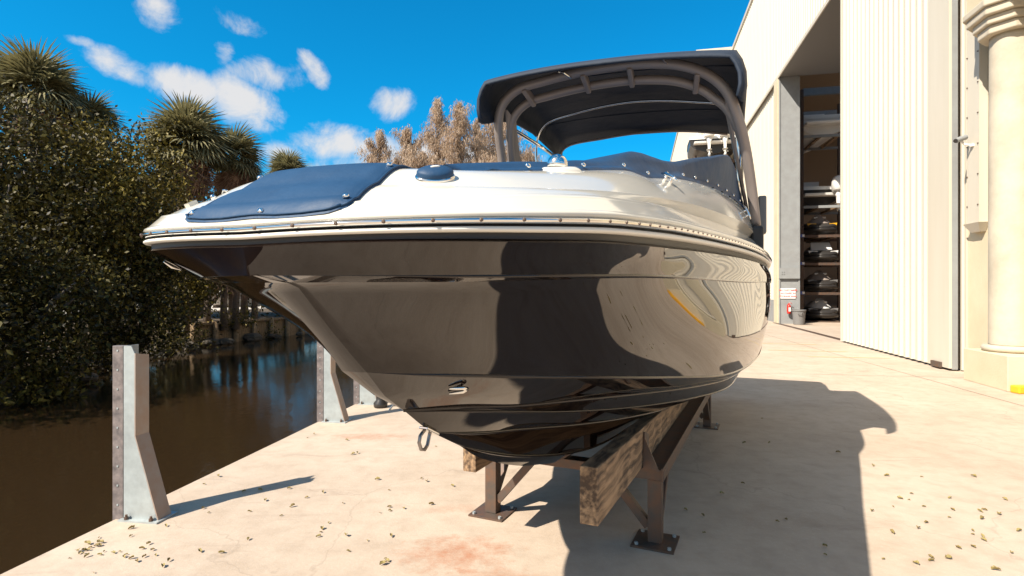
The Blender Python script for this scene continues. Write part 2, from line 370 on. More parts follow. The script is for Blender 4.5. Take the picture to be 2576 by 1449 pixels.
def water_mat():
    m = mat('canal_water', (.022, .013, .006), .05, spec=.5, ior=1.33)
    t = m.node_tree; b = t.nodes['Principled BSDF']; tcn = t.nodes.new('ShaderNodeTexCoord')
    h = None
    for sc, st, s3 in ((3.0, .5, (1, .5, 1)), (11, .35, (1, .6, 1))):
        mpn = t.nodes.new('ShaderNodeMapping'); mpn.inputs['Scale'].default_value = s3; t.links.new(tcn.outputs['Object'], mpn.inputs[0])
        n = t.nodes.new('ShaderNodeTexNoise'); n.inputs['Scale'].default_value = sc; n.inputs['Detail'].default_value = 4; t.links.new(mpn.outputs[0], n.inputs['Vector'])
        v = mth(t, 'MULTIPLY', n.outputs[0], st); h = v if h is None else mth(t, 'ADD', h, v)
    bp = t.nodes.new('ShaderNodeBump'); bp.inputs['Strength'].default_value = .22; bp.inputs['Distance'].default_value = .04
    t.links.new(h, bp.inputs['Height']); t.links.new(bp.outputs[0], b.inputs['Normal'])
    return m
M['water'] = water_mat()

# ------------------------------------------------------------------ ground, quay, water
WATER_Z = -.9
QD = Vector((.1496, .9887, 0)); QP = Vector((-2.858, 3.16, 0))
def quay(a, off=0):            # a metres along the edge, off metres inland
    return QP + QD * a + Vector((QD.y, -QD.x, 0)) * off
q0, q1 = quay(-25), quay(60)
MB().add([q0, (70, q0.y - 10, 0), (90, 140, 0), (q1.x, 140, 0), q1], [(0, 1, 2, 3, 4)]).build('ground', M['concrete'])['kind'] = 'structure'
def cap_strip():
    # edge of the slab: a slightly rounded lip and the wall going down to the water
    rows = []
    for a in np.linspace(-25, 60, 120):
        w_ = .004 * math.sin(a * 3.1) + .006 * math.sin(a * 1.3)
        rows.append([quay(a, .001) + Vector((0, 0, 0)), quay(a, -.012 + w_) + Vector((0, 0, -.006)), quay(a, -.02 + w_) + Vector((0, 0, -.03)), quay(a, -.02) + Vector((0, 0, -.35)), quay(a, 0.02) + Vector((0, 0, -.36)), quay(a, .02) + Vector((0, 0, -3))])
    return MB().grid(rows)
cap_strip().build('quay_wall', M['quay'])['kind'] = 'structure'
MB().add([(-140, -40, WATER_Z), (30, -40, WATER_Z), (30, 75, WATER_Z), (-140, 75, WATER_Z)], [(0, 1, 2, 3)]).build('canal_water', M['water'])['kind'] = 'structure'
# far bank
bank = spl([(-9.0, -30), (-9.6, -8), (-10.4, 6), (-11.2, 12), (-12.9, 18), (-13.9, 22.5), (-13.3, 26), (-11.8, 29.5), (-9, 34), (-4, 39), (4, 43), (30, 46)])
rows = []
for i, p in enumerate(bank[::4]):
    j = min(i * 4 + 1, len(bank) - 2); d = bank[j + 1] - bank[j]; d /= np.linalg.norm(d); n_ = np.array([-d[1], d[0]])
    nn = lambda k: random.uniform(-.12, .12) * k
    rows.append([(p[0] + n_[0] * o_, p[1] + n_[1] * o_, z_ + nn(k)) for o_, z_, k in ((-.25, -1.6, 0), (0, -.95, 1), (.5, -.55, 1), (1.1, -.2, 1), (2.2, -.05, 1), (5, 0, .5), (12, .05, .3))])
MB().grid(rows).build('far_bank_ground', M['earth'], smooth=True)['kind'] = 'structure'
MB().add([(-300, -60, -.03), (-20, -60, -.03), (-22, 20, -.03), (-20, 36, -.03), (-8, 46, -.03), (34, 56, -.03), (34, 400, -.03), (-300, 400, -.03)], [tuple(range(8))]).build('far_yard_ground', M['sand'])['kind'] = 'structure'

jm = mat('joint_filler', (.10, .075, .055), .9)
for (o0, a0_, a1_) in ((9.0, -4, 40),):
    p0_, p1_ = quay(a0_, o0), quay(a1_, o0); n__ = Vector((QD.y, -QD.x, 0)) * .005; z4 = Vector((0, 0, .003))
    MB().add([p0_ - n__ + z4, p0_ + n__ + z4, p1_ + n__ + z4, p1_ - n__ + z4], [(0, 1, 2, 3)]).build('slab_joint', jm)['kind'] = 'structure'
for a_ in (8.5, 15):
    p0_, p1_ = quay(a_, .05), quay(a_, 30); n__ = QD * .005; z4 = Vector((0, 0, .006))
    MB().add([p0_ - n__ + z4, p1_ - n__ + z4, p1_ + n__ + z4, p0_ + n__ + z4], [(0, 1, 2, 3)]).build('slab_joint', jm)['kind'] = 'structure'
faded = mat('faded_yellow_paint', (.55, .40, .16), .8, noise=(6, (.45, .36, .25), .95, 8))
for x0_, y0_, x1_, y1_, wd_ in ((6.9, 13.2, 8.6, 12.9, .1), (6.6, 14.6, 8.4, 14.2, .1), (7.0, 16.4, 8.6, 16.0, .1)):
    a_ = Vector((x0_, y0_, .004)); b_ = Vector((x1_, y1_, .004)); n__ = (b_ - a_).cross(Vector((0, 0, 1))).normalized() * wd_ / 2
    MB().add([a_ - n__, b_ - n__, b_ + n__, a_ + n__], [(3, 2, 1, 0)]).build('painted_line', faded)['kind'] = 'structure'
# ------------------------------------------------------------------ storage building
BD = Vector((.22, .975, 0)).normalized(); BN = Vector((.975, -.22, 0)).normalized(); BW = 6.08
def B(s, w_, z): return BD * s + BN * w_ + Vector((0, 0, z))
BANG = math.atan2(BD.y, BD.x)
def bbox_(mb, s0, s1, w0, w1, z0, z1):
    return mb.hexa([B(s0, w0, z0), B(s0, w1, z0), B(s1, w1, z0), B(s1, w0, z0)], [B(s0, w0, z1), B(s0, w1, z1), B(s1, w1, z1), B(s1, w0, z1)])
HEAD = 11.1; ROOF = 17.4
bl = empty('storage_building', B(27, BW, 0), 0, 'tall cream ribbed metal dry storage building with a dark open doorway', 'building')
bl.location = (0, 0, 0)
def rib_sheet(width, height, nr, depth=.032):
    """metal sheet standing in local XZ, ribs out towards -Y"""
    pr = []; p = width / nr
    for k in range(nr):
        x = k * p
        pr += [(x, 0), (x + p * .30, 0), (x + p * .40, -depth), (x + p * .62, -depth), (x + p * .72, 0)]
        pr += [(x + p * .85, -.004), (x + p * .88, 0)]
    pr.append((width, 0))
    mb = MB(); mb.grid([[(x, y, 0) for x, y in pr], [(x, y, height) for x, y in pr]])
    return mb
sheet_rot = (0, 0, BANG)   # local X along BD, local -Y -> outward
def outward_ok():
    return True
# local X = BD, local Y = BD rotated +90 = (-BD.y, BD.x) = towards the canal, so ribs must point to +Y
def sheet_mesh(width, height, nr, depth=.032):
    depth *= 1.6
    mb = rib_sheet(width, height, nr, depth); mb.v = [(x, -y, z) for x, y, z in mb.v]; return mb.mesh('metal_sheet', M['cream'])
up_m = sheet_mesh(.915, ROOF - HEAD, 3, .03)
for k in range(int((40 - 12.5) / .915) + 1):
    s_ = 12.5 + k * .915
    if s_ < 40 - .5: put('metal_sheet', up_m, bl, B(s_, BW - .002 * (k % 2), HEAD), sheet_rot)
lo_m = sheet_mesh(.915, HEAD - .02, 3, .03)
for k in range(13): put('metal_sheet', lo_m, bl, B(28.1 + k * .915, BW + .13 + .002 * (k % 2), 0.02), sheet_rot)
near_m = sheet_mesh(.46, HEAD, 2, .03)
put('metal_sheet', near_m, bl, B(12.42, BW, 0.02), sheet_rot)
fm = sheet_mesh(.75, ROOF, 2, .03)
for k in range(3): put('metal_sheet', fm, bl, B(40.0, BW - .747 * (k), 0), (0, 0, BANG + math.pi / 2))
side_m = sheet_mesh(.915, ROOF, 3, .03)
for k in range(38): put('metal_sheet', side_m, bl, B(40.0 + k * .915, 3.84, 0), sheet_rot)
mb = MB(); bbox_(mb, 12.4, 40.06, BW - .10, BW + .02, ROOF, ROOF + .22); bbox_(mb, 39.9, 40.1, 3.7, BW - .101, ROOF, ROOF + .22); bbox_(mb, 40.101, 75, 3.72, 3.86, ROOF, ROOF + .22)
mb.build('roof_trim', M['cream'], bl)
mb = MB(); bbox_(mb, 12.5, 40, BW - .045, BW + .001, HEAD - .1, HEAD + .04); mb.build('door_header_trim', M['cream'], bl)
mb = MB(); bbox_(mb, 12.96, 27.4, BW + .002, BW + 2.6, HEAD - .06, HEAD + .35); mb.build('soffit', M['grey_plastic'], bl)
# structure hidden behind the cladding: closed but for roof gaps added to light the hall
mb = MB()
bbox_(mb, 28.1, 75, BW + .17, BW + .3, 0, HEAD)
bbox_(mb, 12.5, 40, BW + .04, BW + .3, HEAD + .36, ROOF)
bbox_(mb, 40.05, 75, 3.9, 4.0, 0, ROOF)
bbox_(mb, 6, 6.2, BW + .3, 40, 0, ROOF); bbox_(mb, 60, 60.2, BW + .4, 40, 0, ROOF); bbox_(mb, 6, 60, 40, 40.2, 0, ROOF)
[bbox_(mb, sk, sk + 2.6, BW + .31, 40, ROOF - .15, ROOF - .02) for sk in np.arange(6, 40, 4.6)]; bbox_(mb, 40.06, 75, 4.0, 40, ROOF - .15, ROOF - .02)
bbox_(mb, 6.2, 12.9, BW + .25, BW + .35, 0, ROOF - .2)
mb.build('inner_wall', M['dark_int'], bl)
# far jamb: grey steel column facing the doorway
mb = MB(); bbox_(mb, 27.4, 28.08, BW + .0, BW + .83, 0, HEAD - .06); mb.build('door_jamb', M['greysteel'], bl)
mb = MB(); bbox_(mb, 27.36, 27.398, BW + .80, BW + .86, 0, HEAD - .1); bbox_(mb, 27.36, 27.398, BW - .01, BW + .05, 0, HEAD - .1)
mb.build('jamb_flange', M['greysteel'], bl)
mb = MB(); bbox_(mb, 27.28, 27.358, BW + .0, BW + .84, 2.02, 2.5); mb.build('jamb_collar', M['greysteel'], bl)
for q in range(4):
    mb = MB(); mb.tube([B(27.27, BW + .12 + .08 * (q % 2), 2.2 + .1 * (q // 2)), B(27.29, BW + .12 + .08 * (q % 2), 2.2 + .1 * (q // 2))], .018, 6); mb.build('bolt', M['seal'], bl)
mb = MB(); bbox_(mb, 28.1, 39.9, BW + .06, BW + .10, 0.0, 1.05); mb.build('kick_panel', M['greysteel'], bl)
mb = MB(); bbox_(mb, 27.42, 28.1, BW - .06, BW - .002, 0.02, HEAD - .1); mb.build('corner_trim', M['stucco'], bl)
mb = MB(); bbox_(mb, 12.9, 28, BW - .12, BW + .06, .004, .016); mb.build('door_track', M['steel'], bl)
# purlins / girders inside the roof
for k in range(6):
    mb = MB(); bbox_(mb, 16 + k * 4.5, 16.2 + k * 4.5, BW + 2.7, 36, 12.2, 12.6); mb.build('roof_beam', M['greysteel'], bl)

# sliding door leaf
dr = empty('sliding_door', (0, 0, 0), 0, 'cream ribbed metal sliding door leaf standing half across the dark doorway', 'door')
DW = BW - .22
door_m = sheet_mesh(.857, HEAD - .1, 3, .038)
for k in range(6): put('metal_sheet', door_m, dr, B(13.34 + k * .853, DW, .05), sheet_rot)
mb = MB(); bbox_(mb, 12.50, 13.338, DW - .05, DW + .0, .05, HEAD - .05); mb.build('edge_trim', M['cream'], dr)
mb = MB(); bbox_(mb, 18.46, 18.53, DW - .06, DW + .10, .03, HEAD - .05); mb.build('edge_trim', M['cream'], dr)
mb = MB(); bbox_(mb, 12.5, 18.45, DW + .002, DW + .10, .03, HEAD - .05); mb.build('door_frame', M['greysteel'], dr)
mb = MB(); bbox_(mb, 12.75, 13.1, DW - .10, DW - .052, .03, .14); mb.build('roller_bracket', M['steel'], dr)

# corner trims, box downpipe and stucco bay with column
mb = MB(); bbox_(mb, 12.90, 12.95, BW - .16, BW - .03, .02, ROOF); bbox_(mb, 12.36, 12.42, BW - .05, BW + .05, .02, ROOF); mb.build('corner_trim', M['cream'], bl)
po = empty('entrance_portico', (0, 0, 0), 0, 'yellowish stucco bay with a round cast stone column beside the sliding door', 'building')
mb = MB(); bbox_(mb, 5.5, 12.35, BW - .02, BW + .2, 0, 18); mb.build('wall', M['stucco'], po)
cc = B(10.93, BW - .10, 0)
mb = MB(); mb.lathe([(.30, .66), (.30, .68), (.298, .76), (.296, 2.5), (.29, 4.5), (.284, 5.7), (.284, 5.76)], (cc.x, cc.y, 0), 40); mb.build('column_shaft', M['stone'], po, smooth=True)
mb = MB(); mb.lathe([(.33, .55), (.375, .56), (.40, .605), (.375, .65), (.32, .66)], (cc.x, cc.y, 0), 40); mb.build('column_base', M['stone'], po, smooth=True)
mb = MB(); bbox_(mb, 10.2, 11.42, BW - .55, BW - .025, 0, .55); mb.build('plinth', M['stucco'], po, bevel=.01)
def octo(s0, s1, w0, w1, c_, z0, z1, g=0):
    pts = [(s0 + c_ - g, w0 - g), (s1 - c_ + g, w0 - g), (s1 + g, w0 + c_ - g), (s1 + g, w1), (s0 - g, w1), (s0 - g, w0 + c_ - g)]
    m_ = MB(); n_ = 6
    m_.add([B(a, b_, z0) for a, b_ in pts] + [B(a, b_, z1) for a, b_ in pts], [tuple(range(n_))[::-1], tuple(range(n_, 2 * n_))] + [(i, (i + 1) % n_, (i + 1) % n_ + n_, i + n_) for i in range(n_)])
    return m_
for z0, z1, g, nm in ((5.76, 5.9, -.08, 'capital'), (5.9, 6.03, -.03, 'capital'), (6.03, 6.16, .03, 'capital'), (6.16, 6.28, .07, 'capital')):
    octo(10.45, 11.42, BW - .58, BW - .025, .24, z0, z1, g).build(nm, M['stone'], po, bevel=.02)
mb = MB(); bbox_(mb, 8, 11.42, BW - .5, BW - .025, 6.285, 9.5); mb.build('beam', M['stucco'], po)
mb = MB(); bbox_(mb, 11.72, 12.12, BW - .16, BW - .025, 2.78, 12); mb.build('duct_cover', M['cream'], po)
mb = MB(); mb.hexa([B(11.78, BW - .12, 2.62), B(11.78, BW - .025, 2.62), B(12.06, BW - .025, 2.62), B(12.06, BW - .12, 2.62)], [B(11.67, BW - .2, 2.78), B(11.67, BW - .025, 2.78), B(12.17, BW - .025, 2.78), B(12.17, BW - .2, 2.78)]); mb.build('duct_hood', M['cream'], po)
for q in range(12):
    for s_ in (11.75, 12.09):
        mb = MB(); mb.box(B(s_, BW - .165, 3.1 + q * .55), (.02, .02, .02)); mb.build('rivet', M['steel'], po)
sc_ = empty('security_camera', B(11.92, BW - .165, 4.2), 0, 'small white security camera on a bracket on the box duct by the column', 'camera')
mb = MB(); mb.tube([(0, 0, 0), Vector(-BN) * .12 + Vector((0, 0, .02)), Vector(-BN) * .18 + Vector((0, 0, .10))], .022, 8); mb.lathe([(.05, -.02), (.05, .02)], (0, 0, 0), 12); mb.build('bracket', M['white'], sc_)
mb = MB(); c0 = Vector(-BN) * .2 + Vector((0, 0, .13)); mb.tube([c0 + Vector((.10, .0, .03)), c0 + Vector((-.12, -.06, -.05))], [.05, .045], 12); mb.build('housing', M['greysteel'], sc_, smooth=False)
mb = MB(); mb.tube([c0 + Vector((-.12, -.06, -.05)), c0 + Vector((-.135, -.067, -.056))], .036, 12); mb.build('lens', M['black'], sc_)
mb = MB(); mb.box((0, 0, .06), (.7, .16, .12)); mb.build('wheel_stop', M['yellow'], None, bevel=.02, loc=(7.98, 8.62, 0), rot=(0, 0, .05)); tag(bpy.data.objects['wheel_stop'], 'yellow wheel stop on the ground in front of the column plinth', 'wheel stop')

# sign, extinguisher, bin at the far jamb
sg = empty('warning_sign', B(27.38, BW + .37, 1.36), BANG - math.pi / 2, 'white sign with red capital letters on the grey door jamb', 'sign')
mb = MB(); mb.box((0, -.012, 0), (.62, .012, .46)); mb.build('sign_board', M['white'], sg)
redp = mat('sign_red', (.55, .07, .06), .5)
for i, tx in enumerate(('NO CUSTOMERS', 'ALLOWED IN', 'STORAGE AREA')):
    cu = bpy.data.curves.new('lettering', 'FONT'); cu.body = tx; cu.size = .098; cu.align_x = 'CENTER'; cu.align_y = 'CENTER'; cu.extrude = .001; cu.offset = .0035
    ob = bpy.data.objects.new('tmp', cu); COL.objects.link(ob)
    bpy.context.view_layer.update()
    me = bpy.data.meshes.new_from_object(ob.evaluated_get(bpy.context.evaluated_depsgraph_get()))
    bpy.data.objects.remove(ob); me.materials.clear(); me.materials.append(redp)
    put('lettering', me, sg, (0, -.0205, .135 - .135 * i), (R(90), 0, 0))
fe = empty('fire_extinguisher', B(27.25, BW + .38, .45), 0, 'red fire extinguisher with white label hung on the grey jamb', 'fire extinguisher')
mb = MB(); mb.lathe([(.03, 0), (.075, .01), (.08, .05), (.08, .34), (.05, .41), (.025, .43)], (0, 0, 0), 16); mb.build('cylinder', M['red'], fe, smooth=True)
mb = MB(); mb.box((0, -.078, .2), (.1, .012, .18)); mb.build('label_plate', M['white'], fe)
mb = MB(); mb.box((0, 0, .45), (.04, .04, .05)); mb.tube([(0, 0, .47), (.06, -.03, .5), (.12, -.03, .44)], .012, 6); mb.tube([(-.02, 0, .45), (-.09, -.03, .4), (-.1, -.03, .1)], .01, 6); mb.build('valve', M['red'], fe)
tb = empty('trash_bin', B(26.9, BW + .70, 0), 0, 'round grey plastic trash bin beside the door jamb', 'bin')
mb = MB(); mb.lathe([(.21, .0), (.22, .02), (.27, .62), (.255, .62), (.205, .03), (.0, .03)], (0, 0, 0), 28); mb.build('bin_body', M['grey_plastic'], tb, smooth=False)
mb = MB(); mb.lathe([(.27, .60), (.295, .60), (.295, .65), (.255, .65), (.255, .6)], (0, 0, 0), 28); mb.build('rim', M['grey_plastic'], tb)
for a in (R(250), R(70)):
    mb = MB(); mb.tube([(.29 * math.cos(a - .3), .29 * math.sin(a - .3), .55), (.34 * math.cos(a - .2), .34 * math.sin(a - .2), .48), (.34 * math.cos(a + .2), .34 * math.sin(a + .2), .48), (.29 * math.cos(a + .3), .29 * math.sin(a + .3), .55)], .016, 6); mb.build('handle', M['grey_plastic'], tb)

# racks inside with jet skis and boats
rk = empty('storage_rack', (0, 0, 0), 0, 'tall dark steel storage rack inside the open doorway', 'rack')
RS = 28.9
def Bp(mb, s0, s1, w0, w1, z0, z1, nm, m_, par): bbox_(mb, s0, s1, w0, w1, z0, z1); return mb.build(nm, m_, par)
for w_ in (7.35, 9.75, 12.15):
    for s_ in (RS, RS + 2.6): Bp(MB(), s_, s_ + .14, w_, w_ + .14, 0, 10.9, 'post', M['steel'], rk)
levels = [0.06, 1.40, 2.78, 4.08, 5.45, 8.75]
for z_ in levels:
    for s_ in (RS - .002, RS + 2.6 - .002): Bp(MB(), s_, s_ + .10, 7.492, 9.748, z_ - .12 if z_ > .1 else .0, z_, 'shelf_beam', M['greysteel'] if z_ > 5 else M['steel'], rk); Bp(MB(), s_, s_ + .10, 9.892, 12.148, z_ - .12 if z_ > .1 else .0, z_, 'shelf_beam', M['greysteel'] if z_ > 5 else M['steel'], rk)
    for w_ in (8.2, 8.95, 10.6, 11.3): Bp(MB(), RS + .101, RS + 2.59, w_, w_ + .1, max(z_ - .1, .0), z_ - .002, 'bunk', M['timber'], rk)
for z_ in levels[:4]:
    for w_ in (7.40, 9.76):
        mb = MB(); bbox_(mb, RS - .03, RS - .004, w_ - .06, w_ + .12, z_ - .10 if z_ > .1 else .06, z_ + .04 if z_ > .1 else .2); mb.build('tag_plate', M['blue'], rk)
        mb = MB(); bbox_(mb, RS - .034, RS - .0305, w_ + .02, w_ + .12, z_ - .08 if z_ > .1 else .08, z_ + .03 if z_ > .1 else .18); mb.build('number_plate', M['white'], rk)

def section_loft(secs, n=24):
    """secs: list of (y, halfwidth, zbottom, ztop, power)"""
    rows = []
    for y, hw, zb, zt, pw in secs:
        r = []
        for k in range(n):
            a = 2 * math.pi * k / n; c_, s_ = math.cos(a), math.sin(a)
            r.append((hw * math.copysign(abs(c_) ** pw, c_), y, (zb + zt) / 2 + (zt - zb) / 2 * math.copysign(abs(s_) ** pw, s_)))
        rows.append(r)
    mb = MB(); mb.grid(rows, True); k = len(rows)
    mb.f.append(tuple(range(n))[::-1]); mb.f.append(tuple((k - 1) * n + i for i in range(n))); return mb
def jetski(hullm, covm, accent, covered, label, w_, z_):
    """local -Y = the end facing the doorway"""
    t = empty('jet_ski', B(RS + 1.55, w_, z_), BANG - math.pi / 2, label, 'jet ski', 'jet skis stored on the rack levels'); t.scale = (1.42, 1, 1.1)
    section_loft([(-1.5, .12, .22, .30, .8), (-1.35, .36, .12, .36, .75), (-.9, .52, .05, .38, .7), (0, .58, .0, .38, .6), (1.1, .56, .0, .36, .6), (1.45, .5, .04, .34, .6)]).build('hull', M['black'], t, smooth=True)
    section_loft([(-1.48, .14, .30, .38, .8), (-1.2, .42, .28, .52, .8), (-.7, .55, .28, .60, .8), (.2, .5, .28, .52, .8), (1.4, .48, .26, .42, .7)]).build('deck', hullm, t, smooth=True)
    if covered:
        prof = [(-1.3, .30, .36, .42), (-1.05, .42, .36, .62), (-.75, .5, .36, .86), (-.5, .5, .36, .96), (-.1, .46, .36, .82), (.5, .42, .36, .80), (1.2, .4, .36, .62)]
        rows = []
        for y, hw, zb, zt in prof:
            rows.append([(-hw, y, zb), (-hw * .93, y, zb + .04), (-hw * .45, y, (zb + zt) * .56), (-.07, y, zt), (.07, y, zt), (hw * .45, y, (zb + zt) * .56), (hw * .93, y, zb + .04), (hw, y, zb)])
        mb = MB(); mb.grid(rows); mb.f.append(tuple(range(8))[::-1]); mb.build('cover', covm, t)
        mb = MB(); mb.box((0, -.78, .80), (.36, .05, .05), M=Matrix.Rotation(-.9, 3, 'X')); mb.build('reflective_strip', M['white'], t)
        mb = MB(); mb.box((-.33, -1.0, .52), (.2, .03, .04)); mb.build('reflective_strip', M['white'], t)
    else:
        section_loft([(-.2, .12, .5, .62, .8), (0, .2, .5, .78, .8), (.6, .2, .5, .80, .8), (1.2, .16, .45, .72, .8)]).build('seat', M['black'], t, smooth=True)
        mb = MB(); mb.tube([(0, -.7, .55), (0, -.35, .92)], [.13, .07], 10); mb.tube([(-.38, -.3, .95), (0, -.36, .93), (.38, -.3, .95)], .025, 8); mb.build('handlebar', M['black'], t)
        mb = MB(); mb.hexa([(-.33, -.95, .55), (.33, -.95, .55), (.30, -.6, .55), (-.30, -.6, .55)], [(-.3, -.62, .92), (.3, -.62, .92), (.28, -.5, .92), (-.28, -.5, .92)]); mb.build('fairing', M['white'], t, bevel=.03)
    for sx in (-1, 1):
        mb = MB(); mb.hexa([(sx * .16, -1.32, .38), (sx * .42, -1.18, .38), (sx * .40, -1.0, .40), (sx * .16, -1.1, .40)][::sx], [(sx * .2, -1.26, .50), (sx * .46, -1.1, .54), (sx * .40, -.95, .54), (sx * .2, -1.0, .5)][::sx]); mb.build('side_panel', accent, t)
    mb = MB(); mb.box((0, -1.42, .34), (.2, .04, .05)); mb.build('badge_plate', M['white'], t)
    return t
jetski(M['black'], M['cover_pale'], M['grey_plastic'], True, 'jet ski under a pale grey cover on the floor level of the rack', 8.45, .06)
jetski(M['black'], M['cover_grey'], M['grey_plastic'], True, 'jet ski under a dark brown grey cover on the second rack level', 8.43, 1.40)
jetski(M['black'], M['cover_grey'], M['white'], False, 'uncovered black jet ski with white fairing on the third rack level', 8.45, 2.78)
jetski(M['black'], M['cover_grey'], M['yellow'], True, 'black and yellow jet ski under a dark cover on the fourth rack level', 8.40, 4.08)
def outboard(name, par, loc, m_, tilt=0):
    o = put(name, None, par, loc) if False else bpy.data.objects.new(name, None)
    return o
def outboard_mb(mb_cowl, mb_leg, c, sc=1.0):
    c = Vector(c)
    def lo(secs, mb):
        rows = []
        for z, hx, hy, oy in secs:
            rows.append([c + Vector((hx * sc * math.copysign(abs(math.cos(a)) ** .6, math.cos(a)), (oy + hy * math.copysign(abs(math.sin(a)) ** .6, math.sin(a))) * sc, z * sc)) for a in [2 * math.pi * k / 16 for k in range(16)]])
        mb.grid(rows, True); n = len(mb.v); mb.f.append(tuple(range(n - 16, n))); mb.f.append(tuple(range(n - 16 * len(rows), n - 16 * len(rows) + 16))[::-1])
    lo([(.95, .20, .28, 0), (1.0, .24, .34, 0), (1.25, .25, .36, 0), (1.5, .23, .33, 0), (1.62, .16, .24, 0), (1.66, .06, .1, 0)], mb_cowl)
    lo([(.0, .03, .10, 0), (.12, .06, .2, 0), (.2, .03, .14, 0), (.34, .05, .13, 0), (.36, .13, .24, 0), (.38, .05, .13, 0), (.7, .08, .14, 0), (.95, .15, .24, 0)], mb_leg)
def rack_boat(name, label, s_, w_, z_, beam, engines, hullcol, nose=False):
    t = empty(name, B(s_, w_, z_), BANG - math.pi / 2, label, 'boat')
    hb = beam / 2
    rows = []
    for y, k, zk in ((0, 1, 0), (1.5, 1, 0), (3.5, .92, .02), (5, .62, .15), (6, .12, .45)):
        rows.append([(-hb * k, y, .95 + .05 * y / 3), (-hb * k * .98, y, .55 + zk * .5), (-hb * k * .8, y, .32 + zk), (-hb * .4 * k, y, .14 + zk), (0, y, zk), (hb * .4 * k, y, .14 + zk), (hb * k * .8, y, .32 + zk), (hb * k * .98, y, .55 + zk * .5), (hb * k, y, .95 + .05 * y / 3)])
    mb = MB(); mb.grid(rows); mb.f.append(tuple(range(9))); mb.build('hull', hullcol, t, smooth=False)
    mb = MB(); rows = [[(-hb * k - .03, y, z1), (-hb * k + .02, y, z1 + .16), (hb * k - .02, y, z1 + .16), (hb * k + .03, y, z1)] for y, k, z1 in ((-.05, 1, .9), (1.5, 1, .93), (3.5, .92, 1.0), (5, .62, 1.05), (6.05, .1, 1.1))]
    mb.grid(rows); mb.f.append((3, 2, 1, 0)); mb.build('deck', M['white'], t)
    mb = MB(); mb.hexa([(-hb * .85, -.45, .55), (hb * .85, -.45, .55), (hb * .85, 0, .55), (-hb * .85, 0, .55)], [(-hb * .85, -.5, .68), (hb * .85, -.5, .68), (hb * .85, 0, .68), (-hb * .85, 0, .68)]); mb.build('swim_platform', M['white'], t, bevel=.03)
    mb = MB()
    if len(engines) > 1:
      for sx in (-1, 1): mb.tube([(sx * hb * .7, .4, 1.0), (sx * hb * .62, .6, 2.3), (0, .6, 2.5)], .035, 8)
    mb.box((0, 2.0, 1.3), (beam * .5, .9, .5)); mb.build('console', M['white'], t)
    for ex in engines:
        a, b_ = MB(), MB(); outboard_mb(a, b_, (ex, -.75, -.25 - .1 * (len(engines) - 1)), 1.0 + .2 * (len(engines) - 1))
        e = a.build('outboard_engine', M['white'], t, smooth=True); b_.build('engine_leg', M['white'], e, smooth=True)
        mb = MB()
        for q in range(3):
            an = q * 2.09; mb.hexa([(ex, -.92, -.14), (ex + .16 * math.cos(an), -.92, -.14 + .16 * math.sin(an)), (ex + .16 * math.cos(an + .7), -.95, -.14 + .16 * math.sin(an + .7)), (ex + .02, -.93, -.13)], [(ex, -.94, -.14), (ex + .16 * math.cos(an), -.935, -.14 + .16 * math.sin(an)), (ex + .16 * math.cos(an + .7), -.965, -.14 + .16 * math.sin(an + .7)), (ex + .02, -.95, -.13)])
        mb.build('propeller', M['chrome'], e)
    return t
rack_boat('stored_boat', 'white boat with one outboard engine on the middle level inside the doorway', RS + 1.1, 8.45, 5.45, 1.75, (.62,), M['black'])
rack_boat('stored_boat', 'small white boat on the topmost rack level in the dark doorway', RS + .6, 8.5, 8.75, 2.0, (), M['white'])
# outdoor rack against the step of the building, boat with twin outboards on top
ork = empty('outdoor_rack', (0, 0, 0), 0, 'steel outdoor rack holding the boat with two outboards', 'rack')
for s_ in (37.2, 39.6):
    for w_ in (3.3, 5.85): Bp(MB(), s_, s_ + .2, w_, w_ + .2, 0, 9.9, 'post', M['steel'], ork)
    for z_ in (3.2, 6.3, 9.4): Bp(MB(), s_ + .02, s_ + .18, 3.501, 5.849, z_, z_ + .2, 'cross_beam', M['steel'], ork)
mb = MB(); mb.bar(B(37.15, 3.4, 6.5), B(37.15, 5.9, 9.0), .1, .1); mb.build('brace', M['steel'], ork)
for w_ in (4.1, 5.1): Bp(MB(), 36.6, 39.9, w_, w_ + .15, 9.602, 9.75, 'bunk', M['timber'], ork)
rack_boat('stored_boat', 'dark hulled boat with two white outboards on the outdoor rack beside the building', 36.4, 4.50, 9.80, 3.0, (-.45, .45), M['black'])
mbr = MB()
